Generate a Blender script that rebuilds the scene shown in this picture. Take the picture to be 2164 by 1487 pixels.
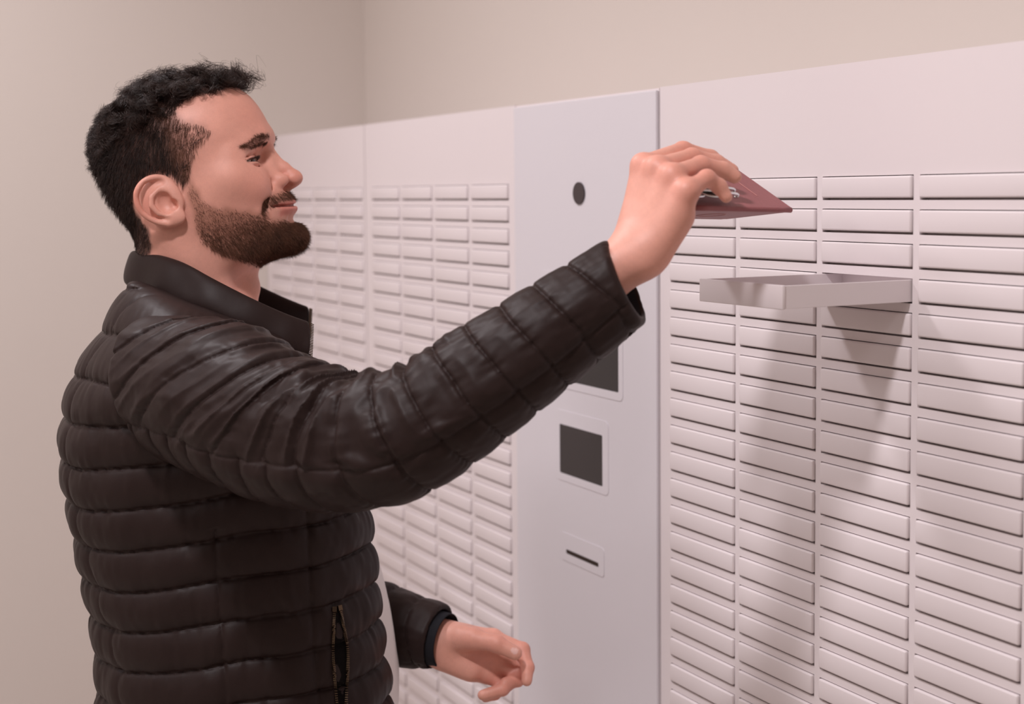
import bpy, bmesh, math, random
import numpy as np
from mathutils import Vector, Matrix

for o in list(bpy.data.objects):
    bpy.data.objects.remove(o)
SC = bpy.context.scene
COL = SC.collection
random.seed(7)
RNG = np.random.default_rng(11)

# ------------------------------------------------------------------ camera
H = 1.62                                   # lens height
cd = bpy.data.cameras.new('camera')
cam = bpy.data.objects.new('camera', cd)
COL.objects.link(cam)
RT, UP, FW = (np.array(v) for v in ((0.46329, 0.88616, -0.009205), (-0.05948, 0.04146, 0.99737), (-0.88420, 0.46157, -0.07191)))
m = Matrix.Identity(4)
for i in range(3):
    m[i][0], m[i][1], m[i][2] = RT[i], UP[i], -FW[i]
m[2][3] = H
cam.matrix_world = m
cd.sensor_width = 36.0
cd.lens = 3006.0 / 2164.0 * 36.0
cd.shift_y = -116.5 / 2164.0
cd.clip_start = 0.05
cd.dof.use_dof = True
cd.dof.focus_distance = 1.45
cd.dof.aperture_fstop = 4.8
SC.camera = cam

# ------------------------------------------------------------------ world, lamps, exposure
w = bpy.data.worlds.new('room_air')
SC.world = w
w.use_nodes = True
w.node_tree.nodes['Background'].inputs[0].default_value = (1.0, 0.9, 0.86, 1)
w.node_tree.nodes['Background'].inputs[1].default_value = 0.12

def add_light(x, y, z, power, radius, spread=150, color=(1.0, 0.955, 0.995)):
    ld = bpy.data.lights.new('ceiling_or_fill_light', 'AREA')
    ld.shape = 'DISK'
    ld.size = radius * 2
    ld.energy = power
    ld.color = color
    ld.spread = math.radians(spread)
    lo = bpy.data.objects.new('ceiling_or_fill_light', ld)
    lo.location = (x, y, z)
    COL.objects.link(lo)
    return lo

CEIL = 2.75
add_light(-0.66, -0.12, CEIL - .03, 17.5, 0.09, 170)
add_light(-2.05, 0.02, CEIL - .03, 13.0, 0.10, 175)
add_light(-1.9, -1.5, CEIL - .03, 14.0, 0.30, 175)  # added fill light, evens out the left wall and lower lockers
add_light(0.3, -1.5, CEIL - .03, 9.5, 0.30, 175)  # another added fill light, lifts the right side from behind the camera

vs = SC.view_settings
vs.view_transform = 'Standard'
vs.look = 'None'
vs.gamma = 1.0
vs.use_curve_mapping = False
vs.exposure = 0.07
try:
    SC.cycles.use_denoising = True
except Exception:
    pass

# ------------------------------------------------------------------ helpers
def srgb(r, g, b):
    f = lambda c: (c / 255 / 12.92) if c / 255 <= .04045 else ((c / 255 + .055) / 1.055) ** 2.4
    return (f(r), f(g), f(b), 1.0)

def material(name, color, rough=.5, spec=.5, metallic=0.0, noise=None, bump=None, attr=None, sss=0.0, sheen=0.0, coat=0.0):
    mt = bpy.data.materials.new(name)
    mt.use_nodes = True
    nt = mt.node_tree
    b = nt.nodes['Principled BSDF']
    b.inputs['Base Color'].default_value = color
    b.inputs['Roughness'].default_value = rough
    b.inputs['Specular IOR Level'].default_value = spec
    b.inputs['Metallic'].default_value = metallic
    if coat:
        b.inputs['Coat Weight'].default_value = coat
        b.inputs['Coat Roughness'].default_value = .05
    if sheen:
        b.inputs['Sheen Weight'].default_value = sheen
    if sss:
        b.inputs['Subsurface Weight'].default_value = sss
        b.inputs['Subsurface Radius'].default_value = (.009, .0035, .0018)
        b.inputs['Subsurface Scale'].default_value = .35
    tc = nt.nodes.new('ShaderNodeTexCoord')
    src = None
    if attr:
        a = nt.nodes.new('ShaderNodeAttribute')
        a.attribute_name = attr
        src = a.outputs['Color']
    if noise:                                # (scale, amount): faint wear in the colour itself
        n = nt.nodes.new('ShaderNodeTexNoise')
        n.inputs['Scale'].default_value = noise[0]
        n.inputs['Detail'].default_value = 5
        nt.links.new(tc.outputs['Object'], n.inputs['Vector'])
        mr = nt.nodes.new('ShaderNodeMapRange')
        mr.inputs[1].default_value, mr.inputs[2].default_value = .3, .7
        mr.inputs[3].default_value, mr.inputs[4].default_value = 1 - noise[1], 1 + noise[1]
        nt.links.new(n.outputs['Fac'], mr.inputs[0])
        mx = nt.nodes.new('ShaderNodeVectorMath')
        mx.operation = 'SCALE'
        mx.inputs[0].default_value = color[:3]
        if src:
            nt.links.new(src, mx.inputs[0])
        nt.links.new(mr.outputs[0], mx.inputs['Scale'])
        src = mx.outputs[0]
    if src:
        nt.links.new(src, b.inputs['Base Color'])
    if bump:                                 # (scale, strength, distance)
        n2 = nt.nodes.new('ShaderNodeTexNoise')
        n2.inputs['Scale'].default_value = bump[0]
        n2.inputs['Detail'].default_value = 4
        nt.links.new(tc.outputs['Object'], n2.inputs['Vector'])
        bp = nt.nodes.new('ShaderNodeBump')
        bp.inputs['Strength'].default_value = bump[1]
        bp.inputs['Distance'].default_value = bump[2]
        nt.links.new(n2.outputs['Fac'], bp.inputs['Height'])
        nt.links.new(bp.outputs['Normal'], b.inputs['Normal'])
    return mt

M = {}
M['wall'] = material('painted_wall', srgb(217, 207, 199), .85, .2, noise=(1.3, .012), bump=(260, .12, .0006))
M['ceiling'] = material('white_ceiling', srgb(236, 230, 222), .9, .2, bump=(200, .1, .0005))
M['floor'] = material('pale_floor_tile', srgb(205, 195, 186), .6, .1, noise=(30, .04), bump=(200, .1, .0005))
M['locker'] = material('powder_coated_steel', srgb(231, 221, 222), .42, .4, noise=(5, .006), bump=(900, .05, .0003))
M['glass_panel'] = material('white_back_painted_glass', srgb(222, 217, 222), .22, .5, noise=(2, .006))
M['dark_gap'] = material('dark_shadow_gap', srgb(60, 48, 42), .8, .2)
M['screen'] = material('black_screen', srgb(28, 26, 30), .12, .6, noise=(6, .1))
M['window_tint'] = material('dark_tinted_window', srgb(44, 39, 42), .25, .5, noise=(9, .15))
M['lens'] = material('black_camera_lens', srgb(58, 46, 50), .3, .5, noise=(9, .1))

def link(name, me, mat, parent=None, smooth=False):
    o = bpy.data.objects.new(name, me)
    COL.objects.link(o)
    if mat is not None:
        me.materials.append(mat)
    if parent is not None:
        o.parent = parent
    if smooth:
        me.polygons.foreach_set('use_smooth', np.ones(len(me.polygons), bool))
    return o

def bm_obj(name, bm, mat, parent=None, smooth=False):
    me = bpy.data.meshes.new(name)
    bm.to_mesh(me)
    bm.free()
    return link(name, me, mat, parent, smooth)

def box(bm, lo, hi, bevel=0.0, seg=2):
    lo, hi = Vector(lo), Vector(hi)
    r = bmesh.ops.create_cube(bm, size=1.0)
    for v in r['verts']:
        v.co = Vector(((lo[i] + hi[i]) / 2 + v.co[i] * (hi[i] - lo[i]) for i in range(3)))
    if bevel:
        es = list({e for v in r['verts'] for e in v.link_edges})
        bmesh.ops.bevel(bm, geom=es, offset=bevel, segments=seg, affect='EDGES', profile=.5)

def mesh_from(name, V, F):
    """V (n,3) float, F (m,k) int"""
    me = bpy.data.meshes.new(name)
    V = np.asarray(V, np.float32)
    F = np.asarray(F, np.int32)
    k = F.shape[1]
    me.vertices.add(len(V))
    me.vertices.foreach_set('co', V.ravel())
    me.loops.add(F.size)
    me.loops.foreach_set('vertex_index', F.ravel())
    me.polygons.add(len(F))
    me.polygons.foreach_set('loop_start', np.arange(0, F.size, k, dtype=np.int32))
    me.polygons.foreach_set('loop_total', np.full(len(F), k, np.int32))
    me.update(calc_edges=True)
    me.validate()
    return me

def empty(name, loc, label, cat, group=None):
    o = bpy.data.objects.new(name, None)
    o.empty_display_size = .1
    COL.objects.link(o)
    o.location = loc
    o['label'] = label
    o['category'] = cat
    if group:
        o['group'] = group
    return o

def tag(o, label, cat, group=None):
    o['label'] = label
    o['category'] = cat
    if group:
        o['group'] = group
    return o

def adopt(parent, *kids):
    """parent kids that were built in world coordinates"""
    for k in kids:
        k.parent = parent
        k.matrix_parent_inverse = Matrix.Translation(-Vector(parent.location))

# ================================================================== room
XL, YB, XR, YF = -2.957, 1.182, 2.2, -2.4
def structure(name, lo, hi, mat):
    bm = bmesh.new()
    box(bm, lo, hi)
    o = bm_obj(name, bm, mat)
    o['kind'] = 'structure'
    return o
structure('floor', (XL - .1, YF - .1, -.1), (XR + .1, YB + .1, 0), M['floor'])
structure('ceiling', (XL - .1, YF - .1, CEIL), (XR + .1, YB + .1, CEIL + .1), M['ceiling'])
structure('wall_left', (XL - .1, YF - .1, 0), (XL, YB + .1, CEIL), M['wall'])
structure('wall_back', (XL, YB, 0), (XR, YB + .1, CEIL), M['wall'])
structure('wall_right', (XR, YF, 0), (XR + .1, YB, CEIL), M['wall'])
structure('wall_front', (XL, YF - .1, 0), (XR, YF, CEIL), M['wall'])

# ================================================================== locker bank
FY = .95                       # front face of the lockers
TOP = H + .1259
ROW0 = H + .0141               # top of the first drawer row
PITCH, DH = .0324, .0219
BASE = .06

def drawer_mesh(wd, n=1):
    """closed drawer front: slightly proud, rounded rim, dark gap tray behind"""
    bm = bmesh.new()
    box(bm, (0, -.0030, -DH + .0012), (wd, .012, 0), .0019, 3)
    me = bpy.data.meshes.new('drawer')
    bm.to_mesh(me)
    bm.free()
    me.materials.append(M['locker'])
    me.polygons.foreach_set('use_smooth', np.ones(len(me.polygons), bool))
    return me

def cabinet_body(x0, x1, cols, rows, root, skip=()):
    """carcass whose face is pierced by one recess per drawer"""
    bm = bmesh.new()
    g = .0011
    xs = [x0]
    for a, b in cols:
        xs += [a - g, b + g]
    xs.append(x1)
    zs = [TOP]
    for r in range(rows):
        zs += [ROW0 - r * PITCH + g * .8, ROW0 - r * PITCH - DH - g * .9]
    zs.append(BASE)
    grid = {}
    def V(i, j, d=0):
        k = (i, j, d)
        if k not in grid:
            grid[k] = bm.verts.new((xs[i], FY + d, zs[j]))
        return grid[k]
    for i in range(len(xs) - 1):
        for j in range(len(zs) - 1):
            hole = i % 2 == 1 and j % 2 == 1 and j < len(zs) - 1 and (j // 2) < rows and i < len(xs) - 1
            hole = hole and j != len(zs) - 1
            if not hole:
                bm.faces.new((V(i, j), V(i, j + 1), V(i + 1, j + 1), V(i + 1, j)))
            else:
                dp = .19 if ((i // 2), (j // 2)) in skip else .010
                a = [V(i, j), V(i, j + 1), V(i + 1, j + 1), V(i + 1, j)]
                b = [V(i, j, dp), V(i, j + 1, dp), V(i + 1, j + 1, dp), V(i + 1, j, dp)]
                for q in range(4):
                    bm.faces.new((a[q], b[q], b[(q + 1) % 4], a[(q + 1) % 4]))
                bm.faces.new((b[0], b[1], b[2], b[3]))
    # sides, top, back
    yb = YB - .004
    for f in (((x0, FY, TOP), (x0, yb, TOP), (x0, yb, BASE), (x0, FY, BASE)),
              ((x1, FY, TOP), (x1, FY, BASE), (x1, yb, BASE), (x1, yb, TOP)),
              ((x0, FY, TOP), (x1, FY, TOP), (x1, yb, TOP), (x0, yb, TOP)),
              ((x0, FY, BASE), (x0, yb, BASE), (x1, yb, BASE), (x1, FY, BASE))):
        bm.faces.new([bm.verts.new(p) for p in f])
    bmesh.ops.remove_doubles(bm, verts=bm.verts, dist=1e-5)
    bmesh.ops.recalc_face_normals(bm, faces=bm.faces)
    o = bm_obj('body', bm, M['locker'])
    adopt(root, o)
    bm = bmesh.new()
    box(bm, (x0 + .002, FY + .03, 0), (x1 - .002, yb, BASE))
    p = bm_obj('plinth', bm, M['dark_gap'])
    adopt(root, p)
    return o

def locker_cabinet(x0, x1, cols, rows, label, stuff_from=None, opened=None):
    root = empty('locker_cabinet', ((x0 + x1) / 2, FY, 0), label, 'locker', 'white banks of small drawers')
    cabinet_body(x0, x1, cols, rows, root, skip=(opened,) if opened else ())
    meshes = {}
    first = None
    rest = bmesh.new()
    for r in range(rows):
        for c, (a, b) in enumerate(cols):
            if opened == (c, r):
                continue
            wd = round(b - a, 4)
            if wd not in meshes:
                meshes[wd] = drawer_mesh(wd)
            if stuff_from is not None and r >= stuff_from:
                box(rest, (a, FY - .0030, ROW0 - r * PITCH - DH + .0012), (b, FY + .012, ROW0 - r * PITCH), .0019, 3)
                continue
            if first is None:
                d = first = bpy.data.objects.new('drawer', meshes[wd])
            else:
                d = first.copy()
                d.data = meshes[wd]
            COL.objects.link(d)
            d.parent = root
            d.location = (a - root.location.x, 0, ROW0 - r * PITCH)
    if stuff_from is not None:
        o = bm_obj('drawer_rows', rest, M['locker'], smooth=True)
        o['kind'] = 'stuff'
        adopt(root, o)
    else:
        rest.free()
    return root

colA = [(-2.919 + k * .1343, -2.919 + k * .1343 + .1180) for k in range(4)]
colB = [(-2.3500 + k * .1338, -2.3500 + k * .1338 + .1205) for k in range(4)]
colC = [(-1.4101, -1.2838), (-1.2733, -1.1462), (-1.1356, -1.0083), (-.9978, -.8708)]
locker_cabinet(XL + .002, -2.3855, colA, 25, 'white bank of small drawers in the left corner, behind the face of the man')
locker_cabinet(-2.3825, -1.8050, colB, 28, 'white bank of small drawers between the corner bank and the glass kiosk panel', stuff_from=25)
cabC = locker_cabinet(-1.4335, -.8470, colC, 25, 'nearest white bank of small drawers right of the kiosk panel, one drawer pulled out', opened=(2, 3))

# the pulled-out drawer
def open_drawer():
    x0, x1 = colC[2]
    zt = ROW0 - 3 * PITCH
    zb = zt - DH
    yf, yb = .7975, .975
    t = .0022
    bm = bmesh.new()
    box(bm, (x0, yf, zb), (x1, yf + .004, zt), .0009, 2)                 # front panel
    fr = bm_obj('front_panel', bm, M['locker'], smooth=True)
    bm = bmesh.new()
    box(bm, (x0 + .0008, yf + .002, zb + .0006), (x0 + .0008 + t, yb, zt - .0004), .0004, 1)
    box(bm, (x1 - .0008 - t, yf + .002, zb + .0006), (x1 - .0008, yb, zt - .0004), .0004, 1)
    box(bm, (x0 + .0012, yb - t, zb + .0006), (x1 - .0012, yb, zt - .0004))
    box(bm, (x0 + .0012, yf + .002, zb + .0006), (x1 - .0012, yb, zb + .0022))
    tr = bm_obj('drawer', bm, M['locker'])
    tr['label'] = 'small drawer pulled out open'
    adopt(cabC, tr)
    fr.parent = tr
    fr.matrix_parent_inverse = tr.matrix_parent_inverse.copy()
    fr.matrix_parent_inverse = Matrix.Identity(4)
open_drawer()

# ================================================================== kiosk panel
kx0, kx1 = -1.8032, -1.4350
kiosk = empty('kiosk_panel', ((kx0 + kx1) / 2, FY, 0), 'tall white glass kiosk panel with camera eye, screens and card slot', 'kiosk')
def rounded_plate(bm, x0, x1, z0, z1, r, y0, y1, hole=None, hr=.002, n=6):
    def loop(x0, x1, z0, z1, r):
        pts = []
        for cx, cz, a0 in ((x1 - r, z1 - r, 0), (x0 + r, z1 - r, 90), (x0 + r, z0 + r, 180), (x1 - r, z0 + r, 270)):
            for k in range(n + 1):
                a = math.radians(a0 + 90 * k / n)
                pts.append((cx + r * math.cos(a), cz + r * math.sin(a)))
        return pts
    out = loop(x0, x1, z0, z1, r)
    f = [bm.verts.new((x, y0, z)) for x, z in out]
    b = [bm.verts.new((x, y1, z)) for x, z in out]
    k = len(out)
    for i in range(k):
        bm.faces.new((f[i], b[i], b[(i + 1) % k], f[(i + 1) % k]))
    if hole:
        inn = loop(*hole, hr)
        fi = [bm.verts.new((x, y0, z)) for x, z in inn]
        bi = [bm.verts.new((x, y1, z)) for x, z in inn]
        for i in range(k):
            j = (i + 1) % k
            bm.faces.new((f[i], f[j], fi[j], fi[i]))
            bm.faces.new((fi[i], fi[j], bi[j], bi[i]))
    else:
        bm.faces.new(f)
    bmesh.ops.recalc_face_normals(bm, faces=bm.faces)
bm = bmesh.new()
box(bm, (kx0, FY, BASE), (kx1, YB - .004, TOP - .001))
adopt(kiosk, bm_obj('body', bm, M['locker']))
bm = bmesh.new()
box(bm, (kx0 + .0015, FY - .0045, BASE), (kx1 - .0008, FY - .0002, TOP - .0035), .0012, 2)
adopt(kiosk, bm_obj('glass_front', bm, M['glass_panel']))
GY = FY - .0045
bm = bmesh.new()
bmesh.ops.create_cone(bm, cap_ends=True, segments=48, radius1=.0145, radius2=.0145, depth=.003,
                      matrix=Matrix.Translation((-1.6172, GY - .0005, H + .0006)) @ Matrix.Rotation(math.pi / 2, 4, 'X'))
adopt(kiosk, bm_obj('camera_lens', bm, M['lens']))
def framed(name, fx0, fx1, fz0, fz1, hx0, hx1, hz0, hz1, mat, inner, rad, depth=.012):
    bm = bmesh.new()
    rounded_plate(bm, fx0, fx1, fz0, fz1, rad, GY - .0007, GY + .004, hole=(hx0, hx1, hz0, hz1))
    f = bm_obj(name, bm, M['glass_panel'])
    adopt(kiosk, f)
    bm = bmesh.new()
    box(bm, (hx0 - .001, GY - .0001, hz0 - .001), (hx1 + .001, GY + .004, hz1 + .001))
    s = bm_obj(inner, bm, mat)
    s.parent = f
framed('screen_frame', -1.727, -1.5115, H - .262, H - .105, -1.717, -1.5215, H - .2515, H - .118, M['screen'], 'touch_screen', .008)
framed('scanner_frame', -1.6842, -1.5470, H - .3890, H - .2925, -1.6735, -1.5615, H - .3790, H - .3120, M['window_tint'], 'scanner_window', .008)
framed('card_reader', -1.6734, -1.5590, H - .4985, H - .4600, -1.6578, -1.5725, H - .4880, H - .4820, M['dark_gap'], 'card_slot', .006)

# ================================================================== signed-distance modelling (numpy)
def surface_nets(f, lo, hi, h, keep=None, B=8, slack=1.5):
    """polygonise f(P)<0 on a grid of step h; only blocks near the surface are sampled"""
    lo = np.asarray(lo, float)
    n = np.ceil((np.asarray(hi, float) - lo) / (h * B)).astype(int)
    # coarse-to-fine cull
    def centres(idx, s):
        return lo + (idx + .5) * s
    lev = 4
    nn = np.ceil(n / lev).astype(int)
    g = np.stack(np.meshgrid(*[np.arange(k) for k in nn], indexing='ij'), -1).reshape(-1, 3)
    s = h * B * lev
    d = f(centres(g, s))
    g = g[np.abs(d) < s * .87 * slack]
    sub = np.stack(np.meshgrid(*[np.arange(lev)] * 3, indexing='ij'), -1).reshape(-1, 3)
    g = (g[:, None] * lev + sub[None]).reshape(-1, 3)
    s = h * B
    d = f(centres(g, s))
    g = g[np.abs(d) < s * .87 * slack]
    loc = np.stack(np.meshgrid(*[np.arange(B + 1)] * 3, indexing='ij'), -1).reshape(-1, 3)
    cl = np.stack(np.meshgrid(*[np.arange(B)] * 3, indexing='ij'), -1).reshape(-1, 3)
    N = (n + 2) * B + 4
    key = lambda c: (c[:, 0] * N[1] + c[:, 1]) * N[2] + c[:, 2]
    cells, pos, quads = [], [], []
    corner = np.array([(i, j, k) for i in (0, 1) for j in (0, 1) for k in (0, 1)])
    edges = [(a, b) for a in range(8) for b in range(a + 1, 8) if abs(corner[a] - corner[b]).sum() == 1]
    CH = max(1, 400000 // (B + 1) ** 3)
    for st in range(0, len(g), CH):
        gb = g[st:st + CH]
        gi = gb[:, None] * B + loc[None]
        val = f(lo + gi.reshape(-1, 3) * h).reshape(len(gb), B + 1, B + 1, B + 1)
        val = np.where(val == 0, 1e-9, val)
        cv = [val[:, i:B + i, j:B + j, k:B + k].reshape(len(gb), -1) for i, j, k in corner]
        sg = np.stack([c < 0 for c in cv])
        act = sg.any(0) & ~sg.all(0)
        bi, ci = np.nonzero(act)
        if not len(bi):
            continue
        cell = gb[bi] * B + cl[ci]
        vv = np.stack([c[bi, ci] for c in cv])
        acc = np.zeros((len(bi), 3))
        cnt = np.zeros(len(bi))
        for a, b in edges:
            va, vb = vv[a], vv[b]
            x = (va < 0) != (vb < 0)
            t = np.where(x, va / np.where(x, va - vb, 1), 0)
            p = corner[a] + t[:, None] * (corner[b] - corner[a])
            acc += p * x[:, None]
            cnt += x
        cells.append(key(cell))
        pos.append(lo + (cell + acc / cnt[:, None]) * h)
        v0 = vv[0] < 0
        for ax in range(3):
            b = 4 >> ax
            m_ = v0 != (vv[b] < 0)
            if m_.any():
                c = cell[m_]
                e1, e2 = [np.eye(3, dtype=int)[(ax + q) % 3] for q in (1, 2)]
                q = np.stack([key(c), key(c - e1), key(c - e1 - e2), key(c - e2)], 1)
                fl = v0[m_]
                q[~fl] = q[~fl][:, ::-1]
                quads.append(q)
    cells = np.concatenate(cells)
    pos = np.concatenate(pos)
    quads = np.concatenate(quads)
    o = np.argsort(cells)
    cells, pos = cells[o], pos[o]
    ix = np.searchsorted(cells, quads)
    ix = np.clip(ix, 0, len(cells) - 1)
    ok = (cells[ix] == quads).all(1)
    return pos, ix[ok]

def biggest(V, F):
    """keep only the largest connected piece"""
    lab = np.arange(len(V))
    for _ in range(400):
        mn = lab[F].min(1)
        new = lab.copy()
        for k in range(F.shape[1]):
            np.minimum.at(new, F[:, k], mn)
        new = new[new]
        if (new == lab).all():
            break
        lab = new
    u, c = np.unique(lab[F[:, 0]], return_counts=True)
    keep = lab == u[c.argmax()]
    ids = np.cumsum(keep) - 1
    return V[keep], ids[F[keep[F].all(1)]]

def relax(V, F, it=1, w=.5):
    for _ in range(it):
        s = np.zeros_like(V)
        c = np.zeros(len(V))
        for k in range(4):
            a, b = F[:, k], F[:, (k + 1) % 4]
            np.add.at(s, a, V[b]); np.add.at(c, a, 1)
            np.add.at(s, b, V[a]); np.add.at(c, b, 1)
        V = V + w * (s / np.maximum(c, 1)[:, None] - V)
    return V

def vnormals(V, F):
    n = np.cross(V[F[:, 2]] - V[F[:, 0]], V[F[:, 3]] - V[F[:, 1]])
    out = np.zeros_like(V)
    for k in range(4):
        np.add.at(out, F[:, k], n)
    return out / np.maximum(np.linalg.norm(out, axis=1), 1e-12)[:, None]

def smin(a, b, k):
    h = np.clip(.5 + .5 * (b - a) / k, 0, 1)
    return b + (a - b) * h - k * h * (1 - h)

def smax(a, b, k):
    return -smin(-a, -b, k)

def capsule(P, a, b, ra, rb):
    a = np.asarray(a, float); b = np.asarray(b, float)
    ab = b - a
    t = np.clip((P - a) @ ab / max(ab @ ab, 1e-12), 0, 1)
    return np.linalg.norm(P - a - t[:, None] * ab, axis=1) - (ra + t * (rb - ra))

def chain(P, pts, rs, k=None):
    d = None
    for i in range(len(pts) - 1):
        c = capsule(P, pts[i], pts[i + 1], rs[i], rs[i + 1])
        d = c if d is None else (np.minimum(d, c) if not k else smin(d, c, k))
    return d

def ellipsoid(P, c, r):
    q = (P - np.asarray(c, float)) / np.asarray(r, float)
    k0 = np.linalg.norm(q, axis=1)
    k1 = np.linalg.norm(q / np.asarray(r, float), axis=1)
    return k0 * (k0 - 1) / np.maximum(k1, 1e-9)

def smooth_table(xs, ys, sig, lo, hi, n=600):
    t = np.linspace(lo, hi, n)
    y = np.interp(t, xs, ys)
    st = t[1] - t[0]
    m_ = int(4 * sig / st) + 1
    kx = np.arange(-m_, m_ + 1) * st
    kk = np.exp(-.5 * (kx / sig) ** 2)
    kk /= kk.sum()
    yp = np.concatenate([np.full(m_, y[0]), y, np.full(m_, y[-1])])
    return t, np.convolve(yp, kk, 'valid')

def hash3(i, j, k, seed):
    n = (i * 374761393 + j * 668265263 + k * 2147483647 + seed * 974634541) & 0x7fffffff
    n = ((n ^ (n >> 13)) * 1274126177) & 0x7fffffff
    n = n ^ (n >> 16)
    return (n & 0xffff) / 32767.5 - 1.0

def noise3(Q, seed=0):
    """value noise in [-1,1] on points already scaled"""
    b = np.floor(Q).astype(np.int64)
    t = Q - b
    t = t * t * t * (t * (t * 6 - 15) + 10)
    r = 0
    for dx in (0, 1):
        wx = t[:, 0] if dx else 1 - t[:, 0]
        for dy in (0, 1):
            wy = t[:, 1] if dy else 1 - t[:, 1]
            for dz in (0, 1):
                wz = t[:, 2] if dz else 1 - t[:, 2]
                r = r + wx * wy * wz * hash3(b[:, 0] + dx, b[:, 1] + dy, b[:, 2] + dz, seed)
    return r

def near(P, c, rad, fn, far=None):
    """evaluate fn only within rad of c (features that matter locally); elsewhere a large distance"""
    dist = np.linalg.norm(P - np.asarray(c, float), axis=1)
    out = dist - rad * .5
    k = dist < rad
    if k.any():
        out[k] = fn(P[k])
    return out

def set_color(me, name, C):
    a = me.color_attributes.new(name, 'FLOAT_COLOR', 'POINT')
    c = np.ones((len(C), 4), np.float32)
    c[:, :3] = C
    a.data.foreach_set('color', c.ravel())

def frame_of(origin, x, z):
    x = np.asarray(x, float); x = x / np.linalg.norm(x)
    z = np.asarray(z, float); z = z - x * (z @ x); z = z / np.linalg.norm(z)
    y = np.cross(z, x)
    return np.asarray(origin, float), np.stack([x, y, z])       # rows: axes

# ================================================================== the man: body
HO = np.array((-1.5923, .4234, 1.6659))                         # head centre
HF, HL, HU = (np.array(v) for v in ((0.4636, 0.8364, 0.2924), (-0.8746, 0.4848, 0.0000), (-0.1417, -0.2557, 0.9563)))
HB = np.stack([HF, HL, HU])
def to_head(P):
    return (P - HO) @ HB.T
def from_head(Q):
    return np.asarray(Q, float) @ HB + HO

_zt = (-.150, -.1395, -.1345, -.128, -.120, -.112, -.104, -.094, -.085, -.0720, -.060, -.048, -.036, -.022, -.010, .003, .018, .032, .045, .058, .068, .075, .0795, .082)
_xf = (.068, .074, .0855, .0925, .0945, .0915, .0885, .0910, .0925, .0915, .0890, .0870, .0865, .0895, .0945, .0960, .0940, .0905, .0850, .0745, .0590, .042, .022, .003)
_xb = (-.060, -.060, -.060, -.060, -.062, -.065, -.069, -.073, -.076, -.080, -.084, -.087, -.090, -.093, -.0950, -.0970, -.0980, -.0965, -.0930, -.0830, -.067, -.048, -.026, -.005)
_wd = (.040, .0440, .0490, .0530, .0560, .0580, .0600, .0620, .0650, .0685, .0705, .0710, .0712, .0720, .0740, .0755, .0755, .0735, .0685, .0600, .0500, .037, .021, .003)
TZ, TXF = smooth_table(_zt, _xf, .0028, -.15, .083)
_, TXB = smooth_table(_zt, _xb, .005, -.15, .083)
_, TWD = smooth_table(_zt, _wd, .005, -.15, .083)

def skull_R(z, c, s):
    """radius of the head at height z in direction (c,s) (c towards the face)"""
    xf, xb, wd = np.interp(z, TZ, TXF), np.interp(z, TZ, TXB), np.interp(z, TZ, TWD)
    a = np.where(c > 0, np.maximum(xf, .001), np.maximum(-xb, .001))
    n = np.where(c > 0, 2.12, 2.25)
    return ((np.abs(c) / a) ** n + (np.abs(s) / wd) ** n) ** (-1 / n)

def skull(Q):
    x, y, z = Q.T
    rho = np.hypot(x, y) + 1e-9
    c, s = x / rho, y / rho
    R = skull_R(z, c, s)
    dz = (skull_R(z + .001, c, s) - skull_R(z - .001, c, s)) / .002
    d = (rho - R) / np.sqrt(1 + np.clip(dz, -6, 6) ** 2)
    return np.maximum(d, z - .0818)

EYE = np.array((.0638, .0355, -.0290))
EYE_R = .0125
def mir(Q):
    q = Q.copy()
    q[:, 1] = np.abs(q[:, 1])
    return q

def cr(P, rs, n=4):
    """smooth curve through points (Catmull-Rom), radii interpolated"""
    P = np.array(P, float)
    E_ = np.vstack([2 * P[0] - P[1], P, 2 * P[-1] - P[-2]])
    out, ro = [], []
    for i in range(1, len(E_) - 2):
        for k in range(n):
            t = k / n
            a, b, c, d = E_[i - 1], E_[i], E_[i + 1], E_[i + 2]
            out.append(.5 * (2 * b + (c - a) * t + (2 * a - 5 * b + 4 * c - d) * t * t + (-a + 3 * b - 3 * c + d) * t ** 3))
            ro.append(rs[i - 1] * (1 - t) + rs[i] * t)
    return out + [P[-1]], ro + [rs[-1]]

def ear(q):
    """right/left ear in mirrored head coordinates"""
    def E(f, u, out=0.0):
        f = f * .87 + .0035
        u = -.0725 + (u + .0725) * .93
        return (f, .0690 + (-.008 - f) * .32 + out, u)
    d = ellipsoid(q, E(-.034, -.042, .0005), (.0225, .0075, .0275))
    rim = [E(-.016, -.036, .001), E(-.0185, -.0225, .003), E(-.030, -.0145, .006), E(-.044, -.0155, .0085), E(-.0555, -.0245, .0085), E(-.0595, -.0385, .0075), E(-.0565, -.0515, .006), E(-.047, -.0625, .005), E(-.0345, -.0695, .0045)]
    rim, rr = cr(rim, [.0026, .0032, .0036, .0036, .0035, .0034, .0032, .0031, .0038])
    d = smin(d, chain(q, rim, rr), .003)
    d = smin(d, ellipsoid(q, E(-.0235, -.0655, .004), (.0105, .0050, .0085)), .006)
    # scapha and concha
    d = smax(d, -chain(q, [E(-.026, -.0215, .0095), E(-.041, -.0215, .012), E(-.0515, -.032, .0115), E(-.0515, -.046, .0105)], [.003, .0042, .004, .003]), .003)
    d = smin(d, chain(q, [E(-.031, -.0285, .007), E(-.042, -.0345, .0085), E(-.0450, -.0445, .0085), E(-.040, -.055, .0075), E(-.0305, -.060, .0060)], [.0024, .0031, .0032, .0032, .0034]), .0022)
    d = smax(d, -ellipsoid(q, E(-.0285, -.0455, .0105), (.0088, .0095, .0125)), .003)
    d = smax(d, -ellipsoid(q, E(-.021, -.050, .0065), (.006, .006, .006)), .002)
    d = smin(d, ellipsoid(q, E(-.0135, -.0485, .004), (.0046, .0042, .0068)), .003)
    return d

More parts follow.
